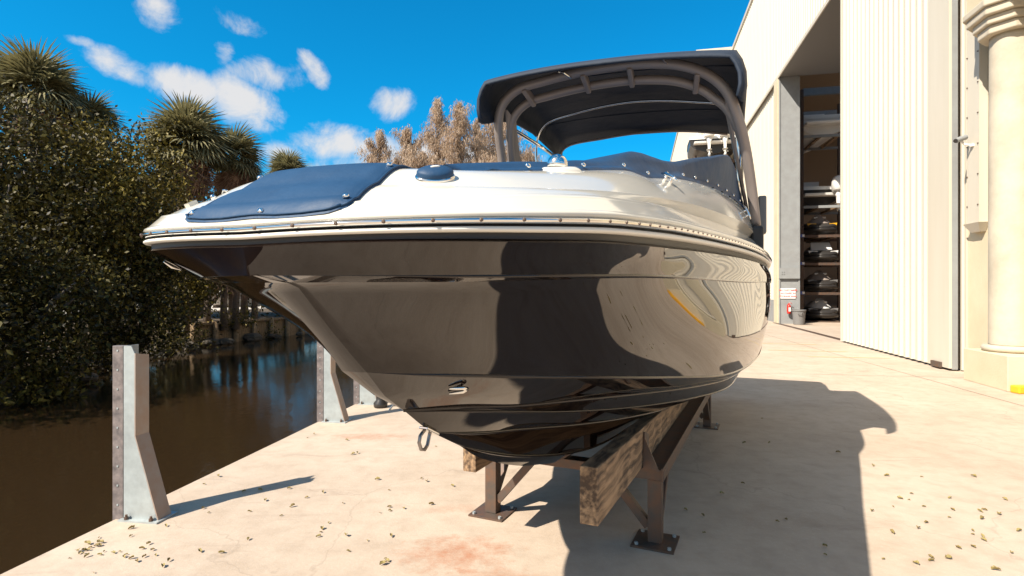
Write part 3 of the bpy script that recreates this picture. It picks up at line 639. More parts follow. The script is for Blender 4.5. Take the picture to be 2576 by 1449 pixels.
# ------------------------------------------------------------------ quay posts
def quay_post(a, label, hgt=1.20, wide=1.0):
    p = quay(a, .10); t = empty('mooring_post', p, math.atan2(QD.y, QD.x) - math.pi / 2, label, 'post', 'galvanised posts along the quay edge')
    # local x inland, local y along the quay (away)
    top = MB(); y0, y1 = -.06, .06
    prof_top, zb = .07, .58
    f = MB()   # web facing the camera side
    f.add([(-.03, y0, .012), (.22 * wide, y0, .012), (.045, y0, zb), (.045, y0, hgt - .05), (.02, y0, hgt), (-.03, y0, hgt),
           (-.03, y0 + .008, .012), (.22 * wide, y0 + .008, .012), (.045, y0 + .008, zb), (.045, y0 + .008, hgt - .05), (.02, y0 + .008, hgt), (-.03, y0 + .008, hgt)],
          [(0, 1, 2, 3, 4, 5), (11, 10, 9, 8, 7, 6), (0, 6, 7, 1), (5, 11, 6, 0), (4, 10, 11, 5), (1, 7, 8, 2), (2, 8, 9, 3), (3, 9, 10, 4)])
    f.build('web_plate', M['galv'], t)
    g_ = MB(); g_.grid([[(.0452, y0, hgt - .05), (.0452, y1, hgt - .07), (.053, y1, hgt - .07), (.053, y0, hgt - .05)], [(.0452, y0, zb), (.0452, y1, zb), (.053, y1, zb), (.053, y0, zb)], [(.221 * wide, y0, .012), (.221 * wide, y1, .012), (.229 * wide, y1, .012), (.229 * wide, y0, .012)]], True)
    g_.add([(.0452, y0, hgt - .05), (.0452, y1, hgt - .07), (.053, y1, hgt - .07), (.053, y0, hgt - .05)], [(0, 1, 2, 3)])
    g_.build('slanting_flange', M['galv_b'], t)
    MB().box((-.034, 0, hgt / 2 + .005), (.008, .12, hgt - .01)).build('back_flange', M['galv'], t)
    MB().box((.10 * wide, 0, .006), (.30 * wide, .20, .012)).build('base_plate', M['galv'], t)
    for bx in (.0, .19 * wide):
        for by in (-.08,):
            MB().lathe([(.014, .012), (.014, .03), (.008, .03), (.008, .045)], (bx, by, 0), 8).build('anchor_bolt', M['steel'], t)
    MB().box((-.085, -.035, hgt / 2 - .2), (.085, .05, hgt + .4)).build('fender_strip', M['strip'], t, bevel=.004)
    for k in range(9):
        MB().box((-.085, -.0615, .1 + k * hgt / 9), (.012, .004, .012)).build('strip_bolt', M['galv'], t)
    return t
M['galv_b'] = mat('galvanised_flange', (.36, .33, .30), .5, metal=.3, noise=(5, (.34, .16, .07), .55, 7), bump=(30, .15, .003))
M['strip'] = mat('worn_fender_strip', (.20, .165, .155), .7, noise=(16, (.07, .06, .06), .9, 6), bump=(20, .4, .004))
quay_post(.83, 'tall galvanised post bolted at the quay edge nearest the camera')
quay_post(3.72, 'galvanised post at the quay edge half hidden by the boat bow')
quay_post(4.75, 'farthest galvanised post showing under the boat bow')
# hose and pump lying behind the third post
hp = empty('bilge_pump', quay(4.55, .42), 0, 'small black pump with a pale looped hose on the quay under the bow', 'pump')
MB().lathe([(.05, 0), (.09, .01), (.095, .06), (.06, .1), (.06, .2), (.09, .22), (.085, .30), (.04, .33)], (0, 0, 0), 16).build('pump_body', M['black'], hp, smooth=True)
mb = MB(); mb.tube([Vector((.02, 0, .32)) + Vector((.16 * math.sin(a) + .05 * a, -.05 * a, .04 - .25 * (1 - math.cos(a * .6)))) for a in np.linspace(0, 5, 24)], .012, 6); mb.build('hose', M['white_rub'], hp, smooth=True)

# ------------------------------------------------------------------ boat stand
SO = Vector((.384, 3.80, 0)); sb = Vector((.413, .911, 0)).normalized(); sr = Vector((sb.y, -sb.x, 0))
st = empty('boat_stand', SO, math.atan2(sb.y, sb.x) - math.pi / 2, 'dark steel boat stand with two timber bunks under the hull', 'boat stand')
# local x = lateral (towards the camera side), local y = aft
LH = .405
def stand_leg(x, y):
    sx = 1 if x > 0 else -1
    MB().box((x, y, .012 + (LH - .012) / 2), (.085, .085, LH - .012)).build('leg', M['steel'], st, bevel=.004)
    bp_ = MB().box((x, y, .006), (.26, .26, .012)).build('base_plate', M['steel'], st)
    for dx, dy in ((-.1, -.1), (.1, -.1), (.1, .1), (-.1, .1)):
        MB().lathe([(.012, .012), (.012, .026)], (x + dx, y + dy, 0), 6).build('nut', M['galv'], st)
    MB().bar((x - sx * .043, y, .10), (x - sx * .30, y, LH - .004), .05, .05).build('brace', M['steel'], st)
    MB().bar((x + sx * .01, y + (.043 if y < 1 else -.043), .10), (x + sx * .01, y + (.33 if y < 1 else -.33), LH - .004), .045, .045).build('brace', M['steel'], st)
for y in (0, 3.28):
    for x in (-.57, .57): stand_leg(x, y)
    MB().box((0, y, LH + .03), (1.26, .1, .06)).build('cross_beam', M['steel'], st, bevel=.003)
for sx in (-1, 1):
    m_ = MB(); m_.box((sx * .50, 1.66, LH + .066), (.24, 3.45, .010)); m_.box((sx * .621, 1.66, LH + .04), (.012, 3.45, .085)); m_.box((sx * .385, 1.66, LH + .04), (.012, 3.25, .06)); m_.build('bunk_channel', M['steel'], st)
    y0 = -1.07 if sx > 0 else -.56
    tz = lambda y: max(.62, .768 - .045 * (y + 1.07))
    bz = lambda y: max(LH + .073, tz(y) - .285)
    m_ = MB()
    c_ = sx * .456
    rows = []
    for y in np.linspace(y0, 3.6, 14):
        zt, zb = tz(y), (LH + .0715 if y > -.1 else (.495 - (y + 1.07) * .015)); 
        if sx < 0 and y < -.1: zb = .47
        rows.append([(c_ - .045, y, zb), (c_ + .045, y, zb), (c_ + .045, y, zt), (c_ - .045, y, zt)])
    m_.grid(rows, True); n_ = len(m_.v); m_.f.append((3, 2, 1, 0)); m_.f.append((n_ - 4, n_ - 3, n_ - 2, n_ - 1))
    m_.build('timber_bunk', M['timber'], st, bevel=.006)
    for y in (-.02, 3.2):
        MB().add([(sx * .505, y - .05, LH + .072), (sx * .505, y + .09, LH + .072), (sx * .505, y + .09, .66), (sx * .505, y - .03, .70), (sx * .515, y - .05, LH + .072), (sx * .515, y + .09, LH + .072), (sx * .515, y + .09, .66), (sx * .515, y - .03, .70)],
                 [(0, 1, 2, 3), (7, 6, 5, 4), (0, 3, 7, 4), (1, 5, 6, 2), (3, 2, 6, 7), (0, 4, 5, 1)]).build('bracket', M['steel'], st)
        MB().add([(sx * .515, y - .05, LH + .072), (sx * .60, y - .05, LH + .072), (sx * .515, y - .035, .66), (sx * .515, y - .042, LH + .072), (sx * .60, y - .042, LH + .072), (sx * .515, y - .027, .66)],
                 [(0, 1, 2), (5, 4, 3), (0, 3, 4, 1), (1, 4, 5, 2), (2, 5, 3, 0)]).build('gusset', M['steel'], st)

# ------------------------------------------------------------------ boat
BO = Vector((.384, 3.80, 0)); bb = Vector((.373, .928, 0)).normalized()
boat = empty('sport_boat', BO, math.atan2(bb.y, bb.x) - math.pi / 2, 'large sport boat with glossy dark hull, white deck and black bimini top on a stand', 'boat')
# local coords: x = lateral (port = +, towards the camera side), y = aft
def V3(p): return (p[1], p[0], p[2])        # (t, v, z) -> local
U = np.linspace(0, 1, 150) ** 1.55
END = 5.2
def line(pts): return resample(spl(pts), U)
Rl = line([(-2.70, 0, 1.712), (-2.692, .18, 1.715), (-2.655, .34, 1.718), (-2.575, .50, 1.722), (-2.42, .64, 1.730), (-2.2, .735, 1.744), (-1.85, .80, 1.762), (-1.3, .87, 1.787), (-.5, .97, 1.815), (.4, 1.10, 1.835), (1.5, 1.245, 1.843), (3, 1.37, 1.842), (END, 1.42, 1.83)])
Kl = line([(-2.67, 0, 1.629), (-2.64, .13, 1.629), (-2.56, .29, 1.629), (-2.45, .44, 1.629), (-2.28, .565, 1.632), (-2.05, .66, 1.637), (-1.7, .755, 1.643), (-1.2, .84, 1.645), (-.5, .945, 1.645), (.5, 1.085, 1.645), (1.2, 1.18, 1.648), (2, 1.29, 1.655), (3, 1.375, 1.66), (END, 1.42, 1.66)])
def shift(A, inset, dz, rail=True):
    T = np.gradient(A[:, :2], axis=0); T /= np.linalg.norm(T, axis=1)[:, None]
    nrm = np.stack([-T[:, 1], T[:, 0]], 1); nrm = -nrm if nrm[0, 0] > 0 else nrm   # outward at bow = -t
    if rail:
        kf = np.interp(A[:, 0], [-2.7, -2.6, -2.45, -1.5, -.5, 1], [.76, .84, .95, 1.4, 1.6, 1.75]); inset = inset * kf; dz = dz * kf
    Bm = A.copy(); Bm[:, :2] -= nrm * (inset if np.isscalar(inset) else inset[:, None]); Bm[:, 2] += dz
    Bm[0, 1] = 0
    return Bm
fade = np.exp(-((Kl[:, 0] + 2.66) / .9))
K2 = shift(Kl, .010 + .055 * fade, -.004 - .012 * fade, False)
K2[:, 1] = np.maximum(K2[:, 1], .045)
STEM = np.array([(-2.60, 1.613), (-2.56, 1.60), (-2.48, 1.53), (-2.375, 1.437), (-2.285, 1.352), (-2.16, 1.26), (-2.02, 1.185), (-1.90, 1.107), (-1.83, 1.065), (-1.6, .955), (-1.438, .865), (-.964, .689), (-.6, .59), (-.28, .515), (.2, .48), (1, .465), (END, .455)])
Cl = line([(-2.285, .045, 1.352), (-2.19, .115, 1.337), (-2.0, .21, 1.312), (-1.75, .34, 1.28), (-1.45, .545, 1.245), (-.75, .765, 1.155), (.1, .985, 1.06), (1.5, 1.18, 1.0), (3, 1.28, .99), (END, 1.32, .98)])
Ll = line([(-2.02, 0, 1.185), (-1.75, .10, 1.15), (-1.48, .20, 1.11), (-1.1, .355, 1.075), (-.6, .55, 1.03), (0, .785, .985), (.8, .98, .93), (2, 1.12, .90), (3, 1.18, .89), (END, 1.22, .88)])
L2 = line([(-2.02, 0, 1.178), (-1.75, .10, 1.135), (-1.48, .185, 1.085), (-1.05, .315, 1.01), (-.5, .52, .94), (.2, .77, .88), (1, .97, .83), (2, 1.05, .81), (3, 1.09, .80), (END, 1.13, .79)])
S1 = line([(-1.83, 0, 1.065), (-1.55, .05, 1.00), (-1.2, .11, .94), (-.75, .25, .872), (-.2, .41, .805), (.4, .58, .76), (1.2, .66, .74), (3, .70, .73), (END, .72, .72)])
S2 = line([(-1.6, 0, .955), (-1.4, .02, .88), (-1.1, .07, .785), (-.55, .18, .665), (0, .28, .615), (1, .34, .60), (3, .36, .595), (END, .37, .59)])
KE = line([(-1.6, 0, .953), (-1.438, 0, .865), (-.964, 0, .689), (-.6, 0, .59), (-.28, 0, .515), (.2, 0, .48), (1, 0, .465), (END, 0, .455)])
def panel(A, Bl, n, bulge=0.0, stem=False, bow_bulge=None):
    rows = []
    for w_ in np.linspace(0, 1, n):
        P_ = A * (1 - w_) + Bl * w_
        if stem:
            z_ = P_[0, 2]; ts = np.interp(-z_, -STEM[:, 1], STEM[:, 0]); k = np.exp(-(P_[:, 0] - P_[0, 0]) / .35)
            P_ = P_.copy(); P_[:, 0] += (ts - P_[0, 0]) * k
        bg_ = bulge * np.clip((P_[:, 0] + 2.2) / 2.5, 0, 1) + (0 if bow_bulge is None else bow_bulge * np.exp(-((P_[:, 0] + 1.9) / .6) ** 2))
        P_ = P_.copy(); P_[:, 1] += bg_ * math.sin(math.pi * w_)
        rows.append(P_)
    return rows
def emit(mb, rows):
    mb.grid([[V3(p) for p in r] for r in rows]); mb.grid([[(-p[1], p[0], p[2]) for p in r] for r in rows[::-1]])
def lip(A, dv, dz): 
    Q = A.copy(); k = np.clip((A[:, 0] - A[0, 0]) / .5, 0, 1); Q[:, 1] += dv * k; Q[:, 2] += dz * k; return Q
hull = MB()
HT = shift(Rl, .022, -.016)
pan = []
pan.append(panel(HT, shift(Rl, .012, -.024), 2)); 
pan.append(panel(shift(Rl, .012, -.024), Kl, 10, .012, bow_bulge=-.008))
pan.append(panel(Kl, K2, 2))
topside = panel(K2, Cl, 22, .035, stem=True, bow_bulge=-.02); pan.append(topside)
C2 = lip(Cl, -.012, -.008); pan.append([Cl, C2])
pan.append(panel(C2, Ll, 10, .008, stem=True))
pan.append(panel(Ll, L2, 4, -.01))
pan.append(panel(L2, S1, 8, .012, stem=True))
S1b = lip(S1, -.03, .004); pan.append([S1, S1b])
pan.append(panel(S1b, S2, 8, .006, stem=True))
S2b = lip(S2, -.025, .003); pan.append([S2, S2b])
pan.append(panel(S2b, KE, 6, .004, stem=True))
for p_ in pan: emit(hull, p_)
for A_, q_ in ((Kl, .6), (Cl, 1.0), (Ll, 1.0), (L2, .7), (S1, 1.1), (S2, 1.1)):
    k_ = np.clip((A_[:, 0] - A_[0, 0]) / .25, 0, 1) * q_; bead = []
    for ov, oz in ((-.004, .010), (.004, .006), (.006, .0), (.004, -.006), (-.006, -.008)):
        Q_ = A_.copy(); Q_[:, 1] += ov * k_; Q_[:, 2] += oz * k_; bead.append(Q_)
    emit(hull, bead)
# flat strip up the stem between the two chine ends
st_l = [[(-r[0, 1] * k, r[0, 0] - .010 * (1 - abs(k)), r[0, 2]) for k in (-1, -.4, .4, 1)] for r in topside]
k2c = [(K2[0, 1] * k, K2[0, 0] - .01, K2[0, 2]) for k in (1, .4, -.4, -1)]
hull.grid(st_l)
hull.grid([[(.0 + k, Kl[0, 0] + .0, Kl[0, 2]) for k in (.02, .01, -.01, -.02)], st_l[0]])
# lower end of the strip: fair into the stem
tail = []
for z_ in np.linspace(topside[-1][0, 2], 1.185, 8):
    q = (z_ - 1.185) / (topside[-1][0, 2] - 1.185); ts = np.interp(-z_, -STEM[:, 1], STEM[:, 0]); tail.append([(-.045 * q * k, ts - .01 * q * (1 - abs(k)), z_) for k in (-1, -.4, .4, 1)])
hull.grid(tail)
# transom
allr = [r for p_ in pan for r in p_]; tr = [V3(r[-1]) for r in allr]; hull.add(tr + [(-x, y, z) for x, y, z in tr[::-1]], [tuple(range(2 * len(tr)))])
hull.build('hull', M['gelcoat'], boat, smooth=True)
# rub rail: seal, white trim, dark groove, stainless strip
def rail_strip(name, prof, m_):
    mb = MB(); emit(mb, [shift(Rl, i_, z_) for i_, z_ in prof]); return mb.build(name, m_, boat, smooth=True)
rail_strip('rail_seal', [(.022, -.016), (.024, -.012), (.022, 0)], M['seal'])
rail_strip('rail_trim', [(.022, 0), (.006, .0), (.0, .005), (.0, .009), (.006, .014), (.018, .0145)], M['white_rub'])
rail_strip('rail_seal', [(.018, .0145), (.017, .020), (.010, .0205)], M['seal'])
cp = [(.010 - .018 * math.sin(a), .0285 - .0085 * math.cos(a)) for a in np.linspace(.0, math.pi, 9)]
rail_strip('stainless_rail', cp, M['chrome'])
# deck moulding
D4 = line([(-2.555, 0, 1.848), (-2.545, .18, 1.848), (-2.495, .34, 1.848), (-2.40, .47, 1.852), (-2.2, .575, 1.872), (-1.8, .685, 1.918), (-1.2, .80, 1.97), (-.8, .865, 2.0), (0, .985, 2.04), (.7, 1.085, 2.068), (1.5, 1.165, 2.075), (3, 1.27, 2.08), (END, 1.32, 2.07)])
RG = line([(-2.40, 0, 1.918), (-2.385, .14, 1.917), (-2.33, .27, 1.914), (-2.22, .36, 1.922), (-2, .405, 1.965), (-1.6, .52, 2.04), (-1.25, .585, 2.105), (-1.12, .60, 2.125), (-.95, .64, 2.125), (-.5, .74, 2.195), (0, .816, 2.255), (.5, .91, 2.292), (1.2, 1.02, 2.31), (2, 1.12, 2.31), (3.2, 1.19, 2.29), (END, 1.20, 2.2)])
CE = RG.copy(); CE[:, 1] = 0; CE[:, 2] += .012
dk = MB()
e0 = shift(Rl, .009, .037); e1 = shift(Rl, .0, .042); e2 = shift(Rl, .003, .050); e3 = shift(Rl, .014, .057); e4 = shift(Rl, .046, .090); e5 = shift(Rl, .050, .096); e6 = shift(Rl, .072, .102)
for p_ in ([e0, e1, e2, e3], panel(e3, e4, 4), [e4, e5, e6]): emit(dk, p_)
def dpanel(A, Bl, n, sag):
    rows = []
    for w_ in np.linspace(0, 1, n):
        P_ = A * (1 - w_) + Bl * w_; P_ = P_.copy(); P_[:, 2] += sag * math.sin(math.pi * w_); rows.append(P_)
    return rows
emit(dk, dpanel(e6, D4, 5, .006)); emit(dk, dpanel(D4, RG, 9, .022)); emit(dk, panel(RG, CE, 4))
deck = dk.build('deck', M['white_gel'], boat, smooth=True)
bvh = BVHTree.FromPolygons([Vector(v) for v in dk.v], dk.f)
def deckz(x, y, dz=0):
    h = bvh.ray_cast(Vector((x, y, 4)), Vector((0, 0, -1)))
    return (h[0].z if h[0] else 1.78) + dz
def decknrm(x, y):
    h = bvh.ray_cast(Vector((x, y, 4)), Vector((0, 0, -1))); n_ = h[1] if h[1] else Vector((0, 0, 1))
    return n_ if n_.z > 0 else -n_
# rail screws
rls = shift(Rl, -.008, .0285)
dcum = np.r_[0, np.cumsum(np.linalg.norm(np.diff(rls, axis=0), axis=1))]
scm = MB().lathe([(.0045, -.003), (.0045, .0015), (.0025, .003)], (0, 0, 0), 8).mesh('rail_screw', M['steel'])
for sgn in (1, -1):
    for k in range(44):
        q = .05 + k * .105
        if q > dcum[-1]: break
        p = np.array([np.interp(q, dcum, rls[:, j]) for j in range(3)]); p2 = np.array([np.interp(q + .01, dcum, rls[:, j]) for j in range(3)])
        tg = Vector((sgn * (p2[1] - p[1]), p2[0] - p[0], 0)); nv = Vector((tg.y, -tg.x, 0)) * sgn; 
        put('rail_screw', scm, boat, (sgn * p[1], p[0], p[2]), nv.to_track_quat('Z', 'Y').to_euler())
# ---- navy cover over the bow
def snap(par, p, n_, r=.0062):
    mb = MB().lathe([(r, -.004), (r, .0015), (r * .75, .004), (r * .35, .0052)], (0, 0, 0), 12)
    o = mb.build('snap', M['chrome'], par, smooth=True); o.location = p; o.rotation_euler = Vector(n_).to_track_quat('Z', 'Y').to_euler(); return o
bcov = MB(); rows = []
ny, nx = 34, 46
yf = -2.652
for j in range(ny + 1):
    fy = j / ny; y = yf + 0.42 * fy ** 1.25
    hw = .270 - .035 * fy - .02 * max(0, 1 - fy / .10) ** 2; hs = .215 - .085 * min(1, fy * 1.6)
    row = []
    for i in range(nx + 1):
        fx = i / nx * 2 - 1; x = (hw if fx > 0 else hs) * fx
        yr_ = float(np.interp(abs(x), Rl[:, 1], Rl[:, 0]))
        yfr = y - yf + yr_ + .013 + .010 * max(0, abs(fx) - .9) * 10 * (1 - fy) + (.003 * math.sin(x * 28 + 1) * (1 - fy) ** 3)
        edge = min(1, (1 - abs(fx)) * 8) * min(1, fy * 10)
        z = max(deckz(x, yfr), 1.75); nn_ = decknrm(x, yfr); k_ = .004 + .009 * edge
        row.append((x + nn_.x * k_, yfr + nn_.y * k_, z + nn_.z * k_ + .001))
    rows.append(row)
# skirt
first = [(x * 1.004, y - .003, z - .006) for x, y, z in rows[0]]
rows = [first] + rows
rows = [[(r[0][0] - .004, r[0][1], r[0][2] - .014)] + r + [(r[-1][0] + .004, r[-1][1], r[-1][2] - .014)] for r in rows]
bcov.grid(rows)
bow_cover = bcov.build('bow_cover', M['navy'], boat, smooth=True)
hem = [Vector(p) + Vector((0, -.001, .004)) for p in rows[1][1:-1]]
MB().tube(hem, .0028, 6).build('hem', M['navy'], bow_cover, smooth=True)
for sd_ in (1, -2): MB().tube([Vector(rw_[sd_]) + Vector((0, 0, .002)) for rw_ in rows[1:]], .0028, 6).build('hem', M['navy'], bow_cover, smooth=True)
for x, y in ((-.19, -2.668), (.045, -2.682), (.250, -2.640), (-.145, -2.50), (.235, -2.45)):
    snap(bow_cover, (x, y, max(deckz(x, y), 1.76) + .014), decknrm(x, y), .008)
# ---- cockpit cover
def at_t(A, t): return np.array([np.interp(t, A[:, 0], A[:, j]) for j in range(3)])
C1 = spl([(-2.12, .20, 1.975), (-1.9, .33, 2.025), (-1.6, .42, 2.08), (-1.25, .49, 2.15), (-1.0, .56, 2.235), (-.88, .59, 2.265), (-.7, .64, 2.272), (-.35, .72, 2.315), (0, .79, 2.40), (.3, .88, 2.47), (.6, .96, 2.54), (1, 1.005, 2.60), (1.6, 1.04, 2.57), (2.4, 1.06, 2.5), (3.5, 1.08, 2.45), (5.1, 1.1, 2.3)])
CC = [(-2.12, 1.985), (-1.9, 2.03), (-1.6, 2.085), (-1.2, 2.165), (-.9, 2.22), (-.5, 2.27), (0, 2.33), (.5, 2.40), (1, 2.5), (1.6, 2.53), (2.4, 2.5), (3.5, 2.44), (5.1, 2.3)]
rows = []
for t_ in np.r_[np.linspace(-2.12, 1.2, 110), np.linspace(1.25, 5.0, 40)]:
    rg = at_t(RG, t_); c1 = np.array([np.interp(t_, C1[:, 0], C1[:, j]) for j in range(3)]); zc = np.interp(t_, [c[0] for c in CC], [c[1] for c in CC])
    wob = .006 * math.sin(t_ * 23) + .004 * math.sin(t_ * 41 + 1)
    e = [(rg[1] + .016, rg[2] - .018 + wob), (rg[1] + .010, rg[2] + .006 + wob * .5), (rg[1] - .01, rg[2] + .016)]
    mid = [(rg[1] * (1 - f_) + c1[1] * f_ + .0, rg[2] * (1 - f_) + c1[2] * f_ - .02 * math.sin(math.pi * f_) + .010 + .006 * math.sin(t_ * 9 + f_ * 9)) for f_ in (.25, .5, .75, .92)]
    top = [(c1[1] - .012, c1[2] + .002), (c1[1] * .8, c1[2] * .75 + zc * .25), (c1[1] * .45, c1[2] * .25 + zc * .75 + .01 * math.sin(t_ * 7)), (0, zc)]
    half = e + mid + top
    rows.append([(x, t_, z) for x, z in half] + [(-x, t_, z) for x, z in half[:-1][::-1]])
cm = MB(); cm.grid(rows); cm.f.append(tuple(range(len(rows[0]))))
cock = cm.build('cockpit_cover', M['navy'], boat, smooth=True)
for t_ in (-1.62, -1.22, -.92, -.66, -.38, -.08, .22, .52, .82, 1.12, 1.45, -1.95):
    rg = at_t(RG, t_); c1 = np.array([np.interp(t_, C1[:, 0], C1[:, j]) for j in range(3)])
    d_ = Vector((rg[1] - c1[1], 0, rg[2] - c1[2])); n_ = Vector((-d_.z, 0, d_.x)); n_ = n_ if n_.x > 0 else -n_
    for sx in (1, -1): snap(cock, (sx * (rg[1] + .008), t_, rg[2] + .022), (abs(n_.x) * sx + .4 * sx, -.3, abs(n_.z) + .2), .010)
# ---- fittings
def on_deck(name, x, y, par=boat):
    o = bpy.data.objects.new(name, None); return o
def oriented(mb, name, m_, x, y, z=None, smooth=True, rz=0, par=boat, nrm=None):
    o = mb.build(name, m_, par, smooth=smooth); n_ = Vector(nrm) if nrm is not None else decknrm(x, y)
    q = n_.to_track_quat('Z', 'Y'); o.rotation_mode = 'QUATERNION'
    from mathutils import Quaternion
    o.rotation_quaternion = q @ Quaternion((0, 0, 1), rz); o.location = (x, y, deckz(x, y) if z is None else z); return o
# oval navy hatch cap with chrome edge, on the port foredeck
def oval(r1, r2, prof, n=40):
    mb = MB(); rows = []
    for k, z in prof: rows.append([(r1 * k * math.cos(2 * math.pi * i / n), r2 * k * math.sin(2 * math.pi * i / n), z) for i in range(n)])
    mb.grid(rows, True); m0 = len(mb.v); mb.f.append(tuple(range(m0 - n, m0))); return mb
px_, py_ = .362, -2.44
cap = oriented(oval(.046, .031, [(1.0, -.01), (1.02, .006), (1, .016), (.93, .020), (.7, .025), (.3, .028)]), 'deck_vent_cap', M['navy'], px_, py_, rz=.25)
oriented(oval(.049, .034, [(1.0, -.012), (1.03, -.002), (1.03, .004), (.98, .007)]), 'vent_rim', M['chrome'], px_, py_, rz=.25)
oriented(oval(.012, .003, [(1, .025), (1, .030), (.6, .031)]), 'vent_latch', M['white_rub'], px_, py_, rz=.25)
# dome light on a boss
x_, y_ = .49, -1.81
oriented(oval(.075, .045, [(1.25, -.02), (1.1, .0), (.95, .008), (.8, .013), (.5, .014)]), 'light_boss', M['white_gel'], x_, y_, rz=.5)
oriented(MB().lathe([(.036, .0), (.036, .012), (.033, .026), (.024, .038), (.012, .044), (.004, .045)], (0, 0, 0), 24), 'dome_light', M['chrome'], x_ - .01, y_, deckz(x_, y_) + .012, nrm=(.1, 0, 1))
def cleat(x, y, rz):
    mb = MB(); mb.tube([(-.06, 0, .028), (-.03, 0, .034), (.03, 0, .034), (.06, 0, .028)], [.005, .008, .008, .005], 10)
    for s_ in (-.02, .02): mb.tube([(s_ * 1.2, 0, -.005), (s_, 0, .033)], [.009, .006], 10)
    return oriented(mb, 'cleat', M['chrome'], x, y, rz=rz)
cleat(.735, -.86, 1.3); cleat(1.09, 1.15, 1.5)
cleat(-.735, -.86, -1.3)
# bow light and anchor pad on the starboard bow
oriented(MB().box((0, 0, .004), (.034, .024, .012)), 'bow_pad', M['white_gel'], -.345, -2.545, smooth=False)
oriented(MB().lathe([(.007, 0), (.007, .006), (.005, .011), (.002, .013)], (0, 0, 0), 16), 'bow_light', M['chrome'], -.315, -2.50)
oriented(MB().tube([(0, 0, .002), (.01, .004, .008), (.022, .008, .002)], .003, 8), 'bow_chock', M['chrome'], -.31, -2.475)
# hull fittings
def hull_pt(rows_, w_, u_):
    A = rows_[int(round(w_ * (len(rows_) - 1)))]; i = int(round(u_ * (len(U) - 1))); return A[i], A[min(i + 1, len(U) - 1)]
hb = BVHTree.FromPolygons([Vector(v) for v in hull.v], hull.f)
def hull_hit(y, z, side=1):
    h = hb.ray_cast(Vector((side * 3, y, z)), Vector((-side, 0, 0))); n_ = h[1]; n_ = n_ if n_.x * side > 0 else -n_; return h[0], n_
p, n_ = hull_hit(-1.975, 1.255)
mb = MB(); mb.tube([(.030, .020, .004), (-.018, .022, .012), (-.030, .006, .012), (-.018, -.010, .012), (.028, -.022, .004)], [.004, .007, .008, .007, .004], 10)
def on_hull(mb, name, m_, y, z, side=1, rz=0, lift=.002, smooth=True):
    from mathutils import Quaternion
    p, n_ = hull_hit(y, z, side); o = mb.build(name, m_, boat, smooth=smooth); q = n_.to_track_quat('Z', 'Y'); o.rotation_mode = 'QUATERNION'; o.rotation_quaternion = q @ Quaternion((0, 0, 1), rz); o.location = p + n_ * lift; return o
on_hull(mb, 'drain_scoop', M['chrome'], -1.945, 1.262, 1, R(205))
mb2 = MB(); mb2.tube([(.030, .020, .004), (-.018, .022, .012), (-.030, .006, .012), (-.018, -.010, .012), (.028, -.022, .004)], [.004, .007, .008, .007, .004], 10); on_hull(mb2, 'drain_scoop', M['chrome'], -1.98, 1.262, -1, R(-25))
mb = MB(); mb.tube([(-.028, 0, .002), (0, 0, .005), (.028, 0, .002)], [.002, .005, .002], 8); on_hull(mb, 'bow_lamp', M['chrome'], -2.50, 1.668, -1, R(50))
M['bowsteel'] = mat('dull_steel', (.30, .27, .25), .3, metal=.8)
# bow eye under the stem
ey = -1.86; ez = np.interp(-ey, -STEM[:, 0][::1], STEM[:, 1]) if False else float(np.interp(ey, STEM[:, 0], STEM[:, 1]))
mb = MB(); mb.tube([(.0, ey - .012 + .0, ez + .006), (0, ey - .050, ez - .012), (.0, ey - .058, ez - .035), (0, ey - .045, ez - .062), (0, ey - .02, ez - .070), (0, ey + .0, ez - .058), (0, ey + .012, ez - .03), (0, ey + .025, ez - .005)], .0065, 10); mb.build('bow_eye', M['bowsteel'], boat, smooth=True)
MB().bar((0, ey - .03, ez + .012), (0, ey + .06, ez - .032), .035, .010).build('bow_eye_plate', M['chrome'], boat, bevel=.003)

# ---- wakeboard arch
arch1 = spl([(1.72, -1.15, 2.20), (1.58, -1.12, 2.50), (1.40, -1.085, 2.86), (1.24, -1.05, 3.13), (1.19, -.99, 3.30), (1.18, -.84, 3.42), (1.17, -.60, 3.46), (1.15, -.28, 3.485), (1.15, 0, 3.495), (1.15, .28, 3.485), (1.17, .60, 3.435), (1.18, .82, 3.33), (1.20, .96, 3.19), (1.26, 1.04, 3.0), (1.40, 1.10, 2.78), (1.58, 1.155, 2.45), (1.72, 1.195, 2.12)])
MB().tube([V3(p) for p in arch1[::3]], .043, 16).build('tower_arch', M['bronze'], boat, smooth=True)
arch2 = arch1.copy(); arch2[:, 0] += .17; arch2[:, 1] *= .955; arch2[:, 2] -= .075
kk_ = np.clip((arch1[:, 1] - .90) / .15, 0, 1); arch2[:, 1] = arch2[:, 1] * (1 - kk_) + (arch1[:, 1] + .012) * kk_; arch2[:, 0] -= .05 * kk_
MB().tube([V3(p) for p in arch2[::3]], .038, 16).build('tower_arch', M['bronze'], boat, smooth=True)
n_a = len(arch1)
for f_ in (.335, .455, .545, .665):
    i = int(f_ * n_a); a_ = Vector(V3(arch1[i])); b_ = Vector(V3(arch2[i])); MB().bar(a_ + Vector((0, -.015, -.015)), b_ + Vector((0, .02, -.03)), .085, .045, up=(1, 0, 0)).build('tower_spacer', M['bronze'], boat, bevel=.012)
